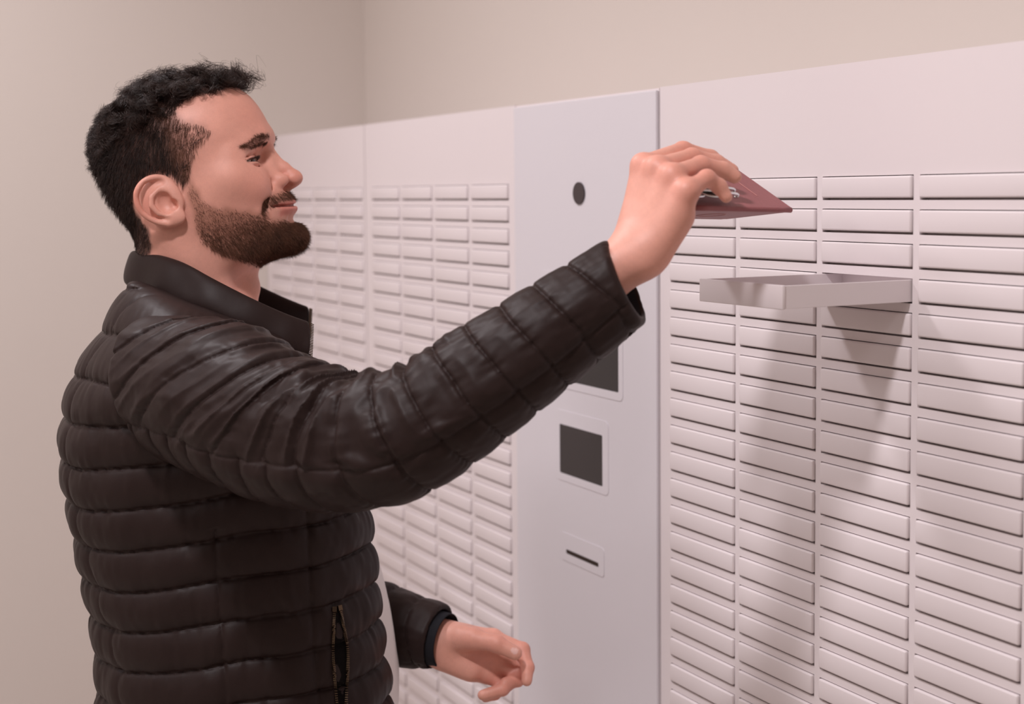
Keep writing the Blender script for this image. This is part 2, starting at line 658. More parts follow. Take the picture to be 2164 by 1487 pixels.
def head_sdf(Q):
    q = mir(Q)
    d = skull(q)
    # underside of the jaw
    n = np.array((.16, 0, -1.0)); n /= np.linalg.norm(n)
    d = smax(d, (q - np.array((.075, 0, -.1335))) @ n, .016)
    fc = np.linalg.norm(q - np.array((.075, .02, -.06)), axis=1) < .105
    if fc.any():
        p = q[fc]
        e = d[fc]
        # brow, cheekbone, cheek raised by the smile, chin
        e = smin(e, chain(p, [(.0890, .000, -.004), (.0860, .018, -.0055), (.0700, .040, -.0095), (.055, .052, -.0150)], [.0075, .0080, .0070, .006]), .012)
        e = smin(e, ellipsoid(p, (.048, .0490, -.042), (.020, .016, .016)), .028)
        e = smin(e, ellipsoid(p, (.0660, .0375, -.0560), (.0155, .0165, .0170)), .014)
        e = smin(e, ellipsoid(p, (.0800, .000, -.1215), (.0155, .0190, .0135)), .014)
        e = smin(e, ellipsoid(p, (.0790, .000, -.0830), (.0165, .0240, .0155)), .012)   # muzzle
        # eye sockets, lids
        e = smax(e, -ellipsoid(p, (.0895, .0305, -.0275), (.0150, .0180, .0085)), .010)
        e = smax(e, -ellipsoid(p, (.0900, .0170, -.0260), (.0110, .0070, .0090)), .008)
        r = np.linalg.norm(p - EYE, axis=1)
        e = smin(e, r - (EYE_R + .0016), .0050)
        # nose
        e = smin(e, chain(p, [(.0860, 0, -.0170), (.0900, 0, -.0300), (.0980, 0, -.0450), (.1045, 0, -.0565)], [.0060, .0056, .0064, .0080], .004), .0075)
        e = smin(e, chain(p, [(.0830, .0065, -.0300), (.0860, .0100, -.0470), (.0880, .0120, -.0570)], [.0060, .0070, .0060]), .009)
        e = smin(e, ellipsoid(p, (.1044, 0, -.0598), (.0104, .0100, .0085)), .005)
        e = smin(e, ellipsoid(p, (.0888, .0130, -.0575), (.0130, .0066, .0086)), .0030)
        e = smin(e, chain(p, [(.1022, 0, -.0655), (.0925, 0, -.0680)], [.0036, .0042]), .003)
        e = smax(e, -ellipsoid(p, (.0960, .0076, -.0665), (.0078, .0040, .0050)), .0018)
        # lips
        e = smin(e, chain(p, [(.0905, 0, -.0828), (.0880, .0100, -.0832), (.0820, .0210, -.0836), (.0715, .0325, -.0832)], [.0052, .0050, .0042, .0024]), .0035)
        e = smin(e, chain(p, [(.0900, 0, -.0925), (.0870, .0100, -.0918), (.0815, .0205, -.0902), (.0710, .0320, -.0858)], [.0062, .0058, .0046, .0022]), .0035)
        zc = np.interp(p[:, 1], [0, .0105, .022, .036], [-.0874, -.0873, -.0862, -.0828])
        lipw = np.clip((.037 - p[:, 1]) / .012, 0, 1) * (p[:, 0] > .060)
        e = e - .0016 * lipw * (np.exp(-((p[:, 2] - zc - .0032) / .0026) ** 2) + 1.2 * np.exp(-((p[:, 2] - zc + .0042) / .0034) ** 2))
        cut = np.maximum(np.maximum(np.abs(p[:, 2] - zc) - .0010, -(e + .0032)), np.maximum(p[:, 1] - .037, .058 - p[:, 0]))
        e = smax(e, -cut, .0016)
        e = smax(e, -chain(p, [(.0980, 0, -.0874), (.0950, .0105, -.0873), (.0870, .0220, -.0864), (.0760, .0335, -.0838)], [.0014, .0014, .0016, .0022]), .0018)
        e = smax(e, -chain(p, [(.0970, 0, -.1035), (.0900, .0130, -.1020)], [.0030, .0020]), .008)
        # smile lines
        e = smax(e, -chain(p, [(.0850, .0225, -.0560), (.0790, .0310, -.0660), (.0720, .0400, -.0780), (.0690, .0420, -.0880), (.0700, .0390, -.0960)], [.0012, .0020, .0026, .0022, .0008]), .0055)
        # lid slit, fold above it, bags below it
        yy = p[:, 1] - EYE[1]
        slit = EYE[2] - .0012 + .10 * yy - 4.0 * yy ** 2
        onlid = (p[:, 0] > EYE[0] - .002) & (np.abs(yy) < .0170)
        op = np.clip(1 - ((yy - .0015) / .0155) ** 2, 0, 1) * .0012
        cut = np.where(onlid, np.maximum(np.abs(p[:, 2] - slit) - op, r - EYE_R - .006), 1.0)
        e = smax(e, -np.maximum(cut, EYE_R - .0006 - r), .0012)
        arc = lambda dz, dr, w, n=9, c=8.0: ([EYE + np.array((0, t, 0)) + (lambda z_: np.array((math.sqrt(max((EYE_R + dr) ** 2 - t * t - z_ * z_, 0)), 0, z_)))(dz - c * t * t) for t in np.linspace(-.0135, .0145, n)], [w] * n)
        a, w_ = arc(.0062, .0026, .0008)
        e = smax(e, -chain(p, a, w_), .0018)
        a, w_ = arc(-.0072, .0030, .0007, c=-4)
        e = smax(e, -chain(p, a, w_), .0030)
        e = smax(e, -chain(p, [(.0640, .0480, -.0308), (.0560, .0535, -.0325), (.0480, .0590, -.0335)], [.0008, .0006, .0003]), .0022)
        ye = p[:, 1] - EYE[1]
        on = (p[:, 0] > .045) * np.clip((.022 - ye) / .006, 0, 1) * np.clip((ye + .014) / .004, 0, 1)
        e = e + .0016 * on * np.exp(-((p[:, 2] - (EYE[2] - .0012 + .10 * ye - 4 * ye ** 2)) / .0011) ** 2) * (ye > .004)
        e = e + .0014 * on * np.exp(-((p[:, 2] - (EYE[2] + .0062 - 11 * ye ** 2 + .02 * ye)) / .0012) ** 2)
        e = e + .0003 * on * np.exp(-((p[:, 2] - (EYE[2] - .0078 + 9 * ye ** 2 + .10 * ye)) / .0013) ** 2)
        e = e - .0008 * on * np.exp(-((p[:, 2] - (EYE[2] - .0050 + 9 * ye ** 2 + .10 * ye)) / .0020) ** 2)
        # crow's feet
        for k in range(3):
            e = smax(e, -chain(p, [(.0560, .0480, -.0265 - .003 * k), (.0460, .0560, -.0235 - .0062 * k)], [.0004, .0003]), .0022)
        d[fc] = e
    em = np.linalg.norm(q - np.array((-.034, .078, -.042)), axis=1) < .055
    if em.any():
        d[em] = smin(d[em], ear(q[em]), .0035)
    return d

# torso frame
TF = np.array((.330, .944, 0.)); TR = np.array((.944, -.330, 0.))
TO = np.array((-1.5213, .4225, 0.)) - .04 * TR
def to_torso(P):
    p = P - TO
    return np.stack([p @ TR, p @ TF, P[:, 2]], 1)              # right, forward, height
def from_torso(r, f, z):
    return TO + TR * r + TF * f + np.array((0, 0, z))

R_SHOULDER, R_ELBOW, R_WRIST = np.array((-1.3998, 0.3664, 1.4370)), np.array((-1.1362, 0.4891, 1.4165)), np.array((-1.0446, 0.6686, 1.5674))
L_SHOULDER, L_ELBOW, L_WRIST = from_torso(-.19, -.01, 1.435), np.array((-1.6535, 0.5889, 1.1173)), np.array((-1.5183, 0.6913, 1.0851))

RH = dict(
    index=[(-1.0653, 0.6885, 1.6441), (-1.0817, 0.7416, 1.6578), (-1.0815, 0.7714, 1.6515), (-1.0765, 0.7881, 1.6423)],
    middle=[(-1.0459, 0.6907, 1.6412), (-1.0609, 0.7370, 1.6508), (-1.0623, 0.7639, 1.6454), (-1.0585, 0.7786, 1.6380)],
    ring=[(-1.0268, 0.6936, 1.6343), (-1.0379, 0.7301, 1.6431), (-1.0395, 0.7543, 1.6377), (-1.0359, 0.7645, 1.6305)],
    little=[(-1.0095, 0.6965, 1.6212), (-1.0160, 0.7202, 1.6300), (-1.0164, 0.7334, 1.6226), (-1.0138, 0.7391, 1.6131)],
    thumb=[(-1.0620, 0.6937, 1.5813), (-1.0758, 0.7134, 1.5997), (-1.0757, 0.7195, 1.6095), (-1.0695, 0.7235, 1.6137)])
for _k, _l in (('ring', (.0008, .0022, .0036)), ('little', (.0028, .0030, .0034)), ('middle', (0, .0010, .0016))):      # finger pads rest on the cover, not in it
    for _j in (1, 2, 3):
        RH[_k][_j] = tuple(np.array(RH[_k][_j]) + np.array((.451, .094, .888)) * _l[_j - 1])
LH = dict(
    index=[(-1.4893, 0.7477, 1.0913), (-1.4636, 0.7736, 1.0806), (-1.4457, 0.7709, 1.0646), (-1.4366, 0.7646, 1.0524)],
    middle=[(-1.4921, 0.7528, 1.0747), (-1.4713, 0.7775, 1.0605), (-1.4572, 0.7635, 1.0475), (-1.4559, 0.7465, 1.0474)],
    ring=[(-1.4893, 0.7473, 1.0602), (-1.4638, 0.7684, 1.0493), (-1.4543, 0.7419, 1.0407), (-1.4595, 0.7183, 1.0363)],
    little=[(-1.4857, 0.7353, 1.0505), (-1.4709, 0.7529, 1.0371), (-1.4651, 0.7373, 1.0324), (-1.4648, 0.7246, 1.0302)],
    thumb=[(-1.5041, 0.6985, 1.0965), (-1.4751, 0.7156, 1.0991), (-1.4519, 0.7338, 1.0971), (-1.4369, 0.7501, 1.0875)])
FR = dict(index=(.0098, .0086, .0076, .0066), middle=(.0100, .0089, .0078, .0067), ring=(.0096, .0083, .0074, .0064), little=(.0086, .0073, .0065, .0057), thumb=(.0135, .0115, .0100, .0082))

def hand_sdf(P, wrist, Hd, palm_side):
    wrist = np.asarray(wrist, float)
    d = None
    across = np.asarray(Hd['little'][0], float) - np.asarray(Hd['index'][0], float)
    across = across / np.linalg.norm(across)
    for k, off in (('index', -.014), ('middle', -.005), ('ring', .004), ('little', .012)):
        a = wrist + across * off
        b = np.asarray(Hd[k][0], float)
        mid = a * .45 + b * .55 + palm_side * .002
        c = chain(P, [a, mid, b], [.0150, .0130, .0108])
        d = c if d is None else smin(d, c, .010)
    # thumb ball and heel of the hand
    t0, t1 = np.asarray(Hd['thumb'][0], float), np.asarray(Hd['thumb'][1], float)
    d = smin(d, chain(P, [wrist * .6 + t0 * .4, t0 * .5 + t1 * .5, t1], [.014, .0155, .0120]), .014)
    h0 = wrist * .85 + np.asarray(Hd['little'][0]) * .15 + across * .010 + palm_side * .007
    d = smin(d, chain(P, [h0, h0 * .4 + np.asarray(Hd['little'][0]) * .6 + palm_side * .007], [.012, .0115]), .012)
    tips = None
    for k in ('index', 'middle', 'ring', 'little', 'thumb'):
        pts = [np.asarray(p, float) for p in Hd[k]]
        r = FR[k]
        c = chain(P, pts, r, .003)
        for j in (1, 2):                                        # knuckle thickening
            c = smin(c, np.linalg.norm(P - pts[j], axis=1) - r[j] * 1.0, .003)
        if k != 'thumb':
            c = smin(c, np.linalg.norm(P - pts[0] + palm_side * .0012, axis=1) - r[0] * 1.0, .004)
        tips = c if tips is None else smin(tips, c, .0012)
    return smin(d, tips, .0055)

R_PALM = np.array((-1.0453, 0.7277, 1.5935)) - np.array((-1.0347, 0.6808, 1.6067)); R_PALM = R_PALM / np.linalg.norm(R_PALM)
L_PALM = np.array((-1.4633, 0.7084, 1.0753)) - np.array((-1.5022, 0.7211, 1.0791)); L_PALM = L_PALM / np.linalg.norm(L_PALM)
NECK0, NECK1 = from_head((-.021, 0, -.072)), from_torso(-.020, -.035, 1.44)

def body_sdf(P):
    Q = to_head(P)
    d = np.linalg.norm(Q - np.array((0, 0, -.03)), axis=1) - .10
    hm = d < .07
    if hm.any():
        d[hm] = head_sdf(Q[hm])
    nk = capsule(P, NECK0, NECK1, .0560, .0630)
    # sinew from behind the ear to the collarbone, windpipe
    nk = smin(nk, capsule(P, from_head((-.040, -.055, -.075)), from_torso(.015, .050, 1.47), .012, .011), .02)
    nk = smin(nk, capsule(P, from_head((.016, 0, -.140)), from_head((-.004, 0, -.205)), .016, .016), .022)
    nk = smin(nk, np.linalg.norm(P - from_head((.0165, 0, -.160)), axis=1) - .0125, .012)
    d = smin(d, nk, .016)
    # trunk and arms, under the clothes
    t = chain(P, [from_torso(-.02, -.02, 1.43), from_torso(0, -.01, 1.28), from_torso(0, 0, 1.02)], [.085, .095, .095])
    t = smin(t, capsule(P, L_SHOULDER, R_SHOULDER, .045, .045), .05)
    t = smin(t, chain(P, [R_SHOULDER, R_ELBOW], [.032, .026]), .02)
    t = smin(t, chain(P, [L_SHOULDER, L_ELBOW, L_WRIST], [.042, .034, .0235]), .01)
    d = smin(d, t, .02)
    k = np.linalg.norm(P - R_WRIST, axis=1) < .30
    if k.any():
        p = P[k]
        fa = chain(p, [R_ELBOW, np.array((-1.0675, 0.6237, 1.5325)), R_WRIST], [.026, .0270, .0205])
        d[k] = smin(d[k], smin(fa, hand_sdf(p, R_WRIST, RH, R_PALM), .014), .012)
    k = np.linalg.norm(P - L_WRIST, axis=1) < .22
    if k.any():
        p = P[k]
        d[k] = smin(d[k], hand_sdf(p, L_WRIST, LH, L_PALM), .012)
    return d

# skin colour: the things that are part of the skin itself (redness, stubble shadow, lips, nails), plus shade painted along the mouth crease
SKIN = np.array(srgb(224, 162, 144)[:3])
def lerp(a, b, t):
    return a + (np.asarray(b) - a) * np.clip(t, 0, 1)[:, None]
def inpoly(x, y, poly):
    r = np.zeros(len(x), bool)
    j = len(poly) - 1
    for i in range(len(poly)):
        xi, yi = poly[i]; xj, yj = poly[j]
        c = ((yi > y) != (yj > y)) & (x < (xj - xi) * (y - yi) / (yj - yi + 1e-12) + xi)
        r ^= c
        j = i
    return r
HAIR_SIDE = [(.085, .058), (.060, .0535), (.0404, .0550), (.0268, .0520), (.012, .0500), (.0080, .0370), (.022, .0270), (.0346, .0185), (.0400, .0100), (.0300, .004), (.0216, -.0011), (.0090, -.0140), (.0010, -.0310), (-.0080, -.0350), (-.0150, -.0200), (-.030, -.0110), (-.050, -.0130), (-.064, -.027), (-.066, -.046), (-.060, -.060), (-.060, -.085), (-.075, -.105), (-.120, -.105), (-.130, .0), (-.1, .1), (.0, .13), (.11, .10)]
BEARD_SIDE = [(.0000, -.0330), (-.0060, -.0440), (-.0050, -.060), (-.0085, -.080), (-.009, -.098), (.006, -.115), (.035, -.136), (.055, -.150), (.075, -.152), (.118, -.135), (.118, -.106), (.0930, -.1060), (.0870, -.1000), (.0740, -.0990), (.0650, -.0950), (.0600, -.0890), (.0480, -.0800), (.0300, -.0730), (.0120, -.0660), (.0060, -.0500)]
STACHE_SIDE = [(.0640, -.1000), (.0610, -.0880), (.0700, -.0740), (.0800, -.0700), (.090, -.0700), (.112, -.0705), (.112, -.0815), (.0880, -.0810), (.0760, -.0825), (.0690, -.0850), (.0690, -.0950)]
def soften(m, F, it):
    m = m.astype(float)
    for _ in range(it):
        a = m[F].mean(1)
        s_, c_ = np.zeros(len(m)), np.zeros(len(m))
        for k in range(4):
            np.add.at(s_, F[:, k], a); np.add.at(c_, F[:, k], 1)
        m = s_ / np.maximum(c_, 1)
    return m
def side_x(q):
    return .98 * q[:, 0] - .244 * np.abs(q[:, 1]) + .0091
def skin_color(V, F):
    C = np.tile(SKIN, (len(V), 1))
    C = C * (1 + .045 * noise3(V * 60, 3) + .03 * noise3(V * 260, 4))[:, None]
    q = mir(to_head(V))
    g = lambda c, r: np.exp(-(((q - np.asarray(c)) / np.asarray(r)) ** 2).sum(1))
    red = np.array(srgb(212, 124, 106)[:3])
    C = lerp(C, red, .45 * g((.104, 0, -.060), (.016, .02, .014)))
    C = lerp(C, red, .40 * g((.066, .042, -.055), (.02, .02, .02)))
    C = lerp(C, red, .50 * g((-.052, .09, -.035), (.014, .02, .03)))
    C = lerp(C, red, .25 * g((.09, .0, .02), (.02, .05, .03)))
    for p_ in [RH[k][0] for k in RH] + [RH[k][1] for k in RH] + [LH[k][1] for k in LH] + [LH[k][2] for k in LH]:
        C = lerp(C, red, .32 * np.exp(-((V - np.asarray(p_)) ** 2).sum(1) / .014 ** 2))
    nail = np.asarray(LH['thumb'][3]) + .006 * (np.array((0, 0, H)) - np.asarray(LH['thumb'][3])) + np.array((0, 0, .004))
    C = lerp(C, np.array(srgb(232, 188, 178)[:3]), .9 * (np.linalg.norm(V - nail, axis=1) < .0062))
    lip = np.array(srgb(205, 118, 108)[:3])
    up = (np.abs(q[:, 2] + .0845) < .0034) & (q[:, 0] > .068) & (q[:, 1] < .032)
    lo = (np.abs(q[:, 2] + .0918) < .0046) & (q[:, 0] > .069) & (q[:, 1] < .029)
    C = lerp(C, lip, .7 * soften(up | lo, F, 2))
    lip_shade = (np.abs(q[:, 2] - np.interp(q[:, 1], [0, .0105, .022, .036], [-.0874, -.0873, -.0862, -.0828])) < .0013) & (q[:, 0] > .068) & (q[:, 1] < .037)
    C = lerp(C, np.array(srgb(120, 58, 50)[:3]), .8 * soften(lip_shade, F, 1))  # shade of the crease between the lips, painted into the skin colour
    yy = q[:, 1] - EYE[1]
    lash = (np.abs(q[:, 2] - (EYE[2] - .0006 + .10 * yy - 4 * yy ** 2)) < .0015) & (yy > -.013) & (yy < .0185) & (q[:, 0] > .045)
    C = lerp(C, np.array(srgb(64, 36, 30)[:3]), .95 * soften(lash, F, 1))
    brow = (np.abs(q[:, 2] - np.interp(q[:, 1], [.0175, .0245, .034, .0445, .053], [-.0080, -.0072, -.0085, -.0125, -.0190])) < .0034) & (q[:, 1] > .016) & (q[:, 1] < .052) & (q[:, 0] > .04)
    C = lerp(C, np.array(srgb(70, 44, 34)[:3]), .40 * soften(brow, F, 2))
    nz = .004 * noise3(V * 150, 8)
    far = np.linalg.norm(q - np.array((0, 0, -.03)), axis=1) < .16
    scalp = np.array(srgb(34, 24, 20)[:3])
    hs = inpoly(side_x(q) + nz, q[:, 2] + nz, HAIR_SIDE) & far
    isear = (np.linalg.norm((q - np.array((-.030, .083, -.042))) / np.array((.029, .020, .034)), axis=1) < 1) & (q[:, 1] > .0735)
    C = lerp(C, scalp, .8 * soften(hs & ~isear, F, 6) * ~isear * (1 - .75 * np.clip((side_x(q) + .012) / .03, 0, 1) * (q[:, 2] < .04)))
    st = np.array(srgb(138, 90, 68)[:3])
    bs = (inpoly(side_x(q) + nz, q[:, 2] + nz, BEARD_SIDE) | inpoly(side_x(q) + nz * .4, q[:, 2] + nz * .4, STACHE_SIDE)) & far & ~isear
    C = lerp(C, st, .6 * soften(bs, F, 7) * ~isear)
    return np.clip(C, 0, 1)

M['skin'] = material('skin', (1, 1, 1, 1), .48, .42, attr='tone', noise=(700, .03), bump=(1500, .18, .0004), sss=.10)
person = empty('person', (TO[0], TO[1], 0), 'man in black quilted jacket reaching up with a passport toward the open drawer', 'person')
BODY_H = .0015
V, F = surface_nets(body_sdf, (-1.85, .15, .90), (-.85, 1.0, 1.80), BODY_H)
V, F = biggest(V, F)
V0 = relax(V, F, 1, .4)
V = relax(V0, F, 5, .5)
hm_ = np.minimum(np.linalg.norm(V - R_WRIST, axis=1), np.linalg.norm(V - L_WRIST, axis=1)) < .2
V = np.where(hm_[:, None], V, V0)
BODY_V, BODY_F, BODY_N = V, F, vnormals(V, F)
me = mesh_from('body', V, F)
set_color(me, 'tone', skin_color(V, F))
body = link('body', me, M['skin'], smooth=True)
adopt(person, body)

# eyeballs
M['eye_white'] = material('eye_white', srgb(214, 196, 188), .25, .5, noise=(300, .05))
M['iris'] = material('dark_brown_iris', srgb(52, 30, 20), .15, .6, noise=(900, .3))
for s in (-1, 1):
    bm = bmesh.new()
    bmesh.ops.create_uvsphere(bm, u_segments=32, v_segments=24, radius=EYE_R)
    c = from_head(EYE * np.array((1, s, 1)))
    gaze = from_head((.2, -.035, -.075)) - from_head((.07, 0, -.028))
    rot = Vector(gaze).to_track_quat('Z', 'Y').to_matrix().to_4x4()
    bmesh.ops.transform(bm, matrix=Matrix.Translation(c) @ rot, verts=bm.verts)
    e = bm_obj('eyeball', bm, M['eye_white'], smooth=True)
    adopt(person, e)
    bm = bmesh.new()
    bmesh.ops.create_uvsphere(bm, u_segments=24, v_segments=12, radius=.0066)
    bmesh.ops.transform(bm, matrix=Matrix.Translation(c) @ rot @ Matrix.Translation((0, 0, EYE_R * .86)) @ Matrix.Diagonal((1, 1, .34, 1)), verts=bm.verts)
    i = bm_obj('iris', bm, M['iris'], smooth=True)
    i.parent = e

# ================================================================== hair, brows, beard: strands rooted on the skin
M['hair'] = material('dark_brown_hair', srgb(46, 30, 24), .5, .3, noise=(60, .35))
M['beard'] = material('dark_brown_beard', srgb(98, 63, 46), .55, .3, noise=(60, .35))

def sample_surface(select, n, ids=False):
    """n random points on the part of the skin whose vertices are selected; returns points and normals"""
    f = BODY_F[select[BODY_F].all(1)]
    a, b, c, d = (BODY_V[f[:, k]] for k in range(4))
    ar = np.linalg.norm(np.cross(c - a, d - b), axis=1)
    i = RNG.choice(len(f), n, p=ar / ar.sum())
    s, t = RNG.random(n)[:, None], RNG.random(n)[:, None]
    P = a[i] * (1 - s) * (1 - t) + b[i] * s * (1 - t) + c[i] * s * t + d[i] * (1 - s) * t
    N = BODY_N[f[i, 0]]
    return (P, N, f[i, 0]) if ids else (P, N)

def strands(paths, rad, name, mat):
    """paths (n,k,3): three-sided tapering tubes, all in one mesh"""
    n, k, _ = paths.shape
    tg = np.gradient(paths, axis=1)
    tg /= np.maximum(np.linalg.norm(tg, axis=2, keepdims=True), 1e-9)
    ref = np.where(np.abs(tg[..., 2:]) < .9, np.array((0, 0, 1.)), np.array((1., 0, 0)))
    a = np.cross(tg, ref); a /= np.maximum(np.linalg.norm(a, axis=2, keepdims=True), 1e-9)
    b = np.cross(tg, a)
    taper = np.interp(np.linspace(0, 1, k), [0, .6, 1], [1, .85, .25])[None, :, None] * np.asarray(rad).reshape(-1, 1, 1)
    V = np.stack([paths + taper * (a * math.cos(q) + b * math.sin(q)) for q in (0, 2.094, 4.189)], 2)   # n,k,3,3
    base = (np.arange(n)[:, None, None] * k + np.arange(k - 1)[None, :, None]) * 3
    q = np.arange(3)[None, None]
    F = np.stack([base + q, base + (q + 1) % 3, base + 3 + (q + 1) % 3, base + 3 + q], -1).reshape(-1, 4)
    o = link(name, mesh_from(name, V.reshape(-1, 3), F), mat, smooth=True)
    adopt(person, o)
    return o

QV = to_head(BODY_V)
QM = mir(QV)
SX = side_x(QM)
headv = np.linalg.norm(QV - np.array((0, 0, -.03)), axis=1) < .16
earv = (np.linalg.norm((QM - np.array((-.030, .083, -.042))) / np.array((.029, .020, .034)), axis=1) < 1) & (QM[:, 1] > .0735)
hairv = inpoly(SX, QV[:, 2], HAIR_SIDE) & headv & ~earv
beardv = (inpoly(SX, QV[:, 2], BEARD_SIDE) | inpoly(SX, QV[:, 2], STACHE_SIDE)) & headv & ~earv

from mathutils.kdtree import KDTree
_ix = np.nonzero(headv)[0]
class _KD:
    def __init__(self):
        self.t = KDTree(len(_ix))
        for j, i in enumerate(_ix):
            self.t.insert(BODY_V[i], int(i))
        self.t.balance()
    def find(self, p):
        return self.t.find(p)
KD = _KD()

def unit(v):
    return v / np.maximum(np.linalg.norm(v, axis=-1, keepdims=True), 1e-9)

def build_hair():
    # curly top
    P, N = sample_surface(hairv, 19000)
    Q = to_head(P)
    # how much of the long, curly top this root belongs to (the sides are clipped short)
    topness = np.clip((Q[:, 2] - (.030 - .22 * np.clip(-Q[:, 0], 0, .1))) / .030, 0, 1)
    topness = np.clip(topness + np.clip((-Q[:, 0] - .050) / .05, 0, .5) * (Q[:, 2] > -.02), 0, 1)
    keep = RNG.random(len(P)) < .12 + .88 * topness
    P, N, Q, topness = P[keep], N[keep], Q[keep], topness[keep]
    n = len(P)
    K = 22
    t = np.linspace(0, 1, K)
    # strands gather into locks: each lock is one curl that its strands wind around together
    nl = max(60, n // 27)
    lk = RNG.choice(n, nl, replace=False)
    tree = KDTree(nl)
    for j, i in enumerate(lk):
        tree.insert(P[i], j)
    tree.balance()
    own = np.array([tree.find(p)[1] for p in P])
    LP, LN, LQ, LT = P[lk], N[lk], Q[lk], topness[lk]
    cell = lambda seed, sc: noise3(LP * sc, seed)
    lean = np.stack([cell(1, 45), cell(2, 45), cell(3, 45)], 1) * .8 + .45 * RNG.normal(size=(nl, 3))
    lean += np.clip((LQ[:, 0] - .02) / .05, 0, 1)[:, None] * (HF * 2.2 - HU * .15)
    lean += np.clip((-LQ[:, 0] - .03) / .05, 0, 1)[:, None] * (-HU * 1.0)
    ldr = unit(LN + lean * .6)
    back = np.clip((-LQ[:, 0] - .02) / .05, 0, 1)
    LL = (.006 + .0150 * LT) * (.75 + .5 * RNG.random(nl)) * (1 - .42 * back) * (1 + .85 * np.clip((LQ[:, 0] - .045) / .03, 0, 1))
    LR = (.0013 + .0027 * LT) * (.75 + .5 * RNG.random(nl)) * (1 - .2 * back)
    LTn = (1.1 + .9 * RNG.random(nl)) * (.4 + .6 * LT)
    lph = RNG.random(nl) * 6.28
    lh = np.where(RNG.random(nl) > .5, 1, -1)
    la = unit(np.cross(ldr, RNG.normal(size=(nl, 3))))
    lb = np.cross(ldr, la)
    LL, LR, LTn = LL[own], LR[own], LTn[own]
    jit = .22 * RNG.normal(size=n)
    ph = lph[own] + jit
    ang = ph[:, None] + lh[own][:, None] * (LTn * (1 + .06 * RNG.normal(size=n)))[:, None] * 6.28 * t[None]
    stray = np.where(RNG.random(n) < .08, 1.5, 1.0)
    rr = LR * (1 + .18 * RNG.normal(size=n)) * stray
    grow = np.minimum(1, .25 + t * 2.5)[None]
    a, b, dr = la[own], lb[own], unit(ldr[own] + .10 * RNG.normal(size=(n, 3)))
    axis = dr[:, None] * (LL * (1 + .12 * RNG.normal(size=n)))[:, None, None] * np.sin(t * 1.45)[None, :, None]
    coil = a[:, None] * ((np.cos(ang) - np.cos(ph)[:, None]) * rr[:, None] * grow)[..., None] + b[:, None] * ((np.sin(ang) - np.sin(ph)[:, None]) * rr[:, None] * grow)[..., None]
    gather = (LP[own] - P)[:, None] * (.55 * np.minimum(1, 1.6 * t) * 1.0)[None, :, None]
    droop = (-np.array((0, 0, 1.))[None, None]) * ((.004 + .004 * np.clip((Q[:, 0] - .05) / .03, 0, 1))[:, None] * topness[:, None] * t[None] ** 2)[..., None]
    paths = P[:, None] - N[:, None] * .001 + axis + coil + droop + gather
    strands(paths, np.where(topness > .3, .00019, .00015), 'hair', M['hair'])
    # clipped sides and nape
    P, N = sample_surface(hairv, 40000)
    Q = to_head(P)
    topness = np.clip((Q[:, 2] - .045) / .03, 0, 1)
    edge = noise3(P * 130, 12) * .3
    front = np.clip((Q[:, 0] + .012) / .035, 0, 1) * (Q[:, 2] < .045)
    dens = 1 - .35 * front - .5 * np.clip((-.045 - Q[:, 2]) / .04, 0, 1)
    keep = (RNG.random(len(P)) < dens + edge * .3) & (Q[:, 2] > -.094 - .003 * edge)
    P, N, Q, front = P[keep], N[keep], Q[keep], front[keep]
    n = len(P)
    fall = unit(-HU * 1.0 - HF * .35 + .15 * RNG.normal(size=(n, 3)))
    fall = unit(fall - N * (fall * N).sum(1, keepdims=True) + N * .38)
    L = (.0095 - .0045 * front - .0060 * np.clip((-.04 - Q[:, 2]) / .05, 0, 1)) * (.7 + .6 * RNG.random(n))
    bulk = .0085 * np.clip((-Q[:, 0] - .01) / .07, 0, 1) * np.clip((Q[:, 2] + .06) / .04, 0, 1)
    K = 6
    t = np.linspace(0, 1, K)
    wob = np.stack([noise3(P * 200, 31 + k) for k in range(3)], 1)
    paths = P[:, None] + fall[:, None] * (L[:, None] * t[None])[..., None] + wob[:, None] * (.0018 * t ** 2)[None, :, None] + N[:, None] * ((bulk * RNG.random(n))[:, None] * np.sqrt(t)[None])[..., None]
    br = front > .15 + .35 * RNG.random(n)
    strands(paths[~br], np.full((~br).sum(), .00014), 'short_side_hair', M['hair'])
    strands(paths[br], np.full(br.sum(), .00013), 'sideburn', M['beard'])
    # brows
    parts = []
    for s in (-1, 1):
        bx = np.array([(.0900, .0175, -.0080), (.0855, .0245, -.0072), (.0775, .034, -.0085), (.067, .0445, -.0125), (.055, .0530, -.0190)]) * np.array((1, s, 1))
        n = 1000
        u = RNG.random(n) * 4
        i = np.minimum(u.astype(int), 3)
        fr = (u - i)[:, None]
        c = bx[i] * (1 - fr) + bx[i + 1] * fr
        wid = np.interp(u, [0, 1, 2.5, 4], [.0020, .0029, .0022, .0008])
        c[:, 2] += (RNG.random(n) - .5) * 2 * wid
        W = from_head(c)
        tree = KD
        rts, nr = [], []
        for p in W:
            co, ix, _ = tree.find(p)
            rts.append(np.array(co)); nr.append(BODY_N[ix])
        rts, nr = np.array(rts), np.array(nr)
        out = unit(from_head(np.tile((-.60, s * .75, .22), (n, 1))) - HO + .25 * RNG.normal(size=(n, 3)))
        out = unit(out - nr * (out * nr).sum(1, keepdims=True) + nr * .42)
        t = np.linspace(0, 1, 5)
        parts.append(rts[:, None] - nr[:, None] * .0003 + out[:, None] * ((.0065 * (.6 + .6 * RNG.random(n)))[:, None] * t[None])[..., None])
    for p in parts:
        strands(p, np.full(len(p), .00013), 'eyebrow', M['beard'])
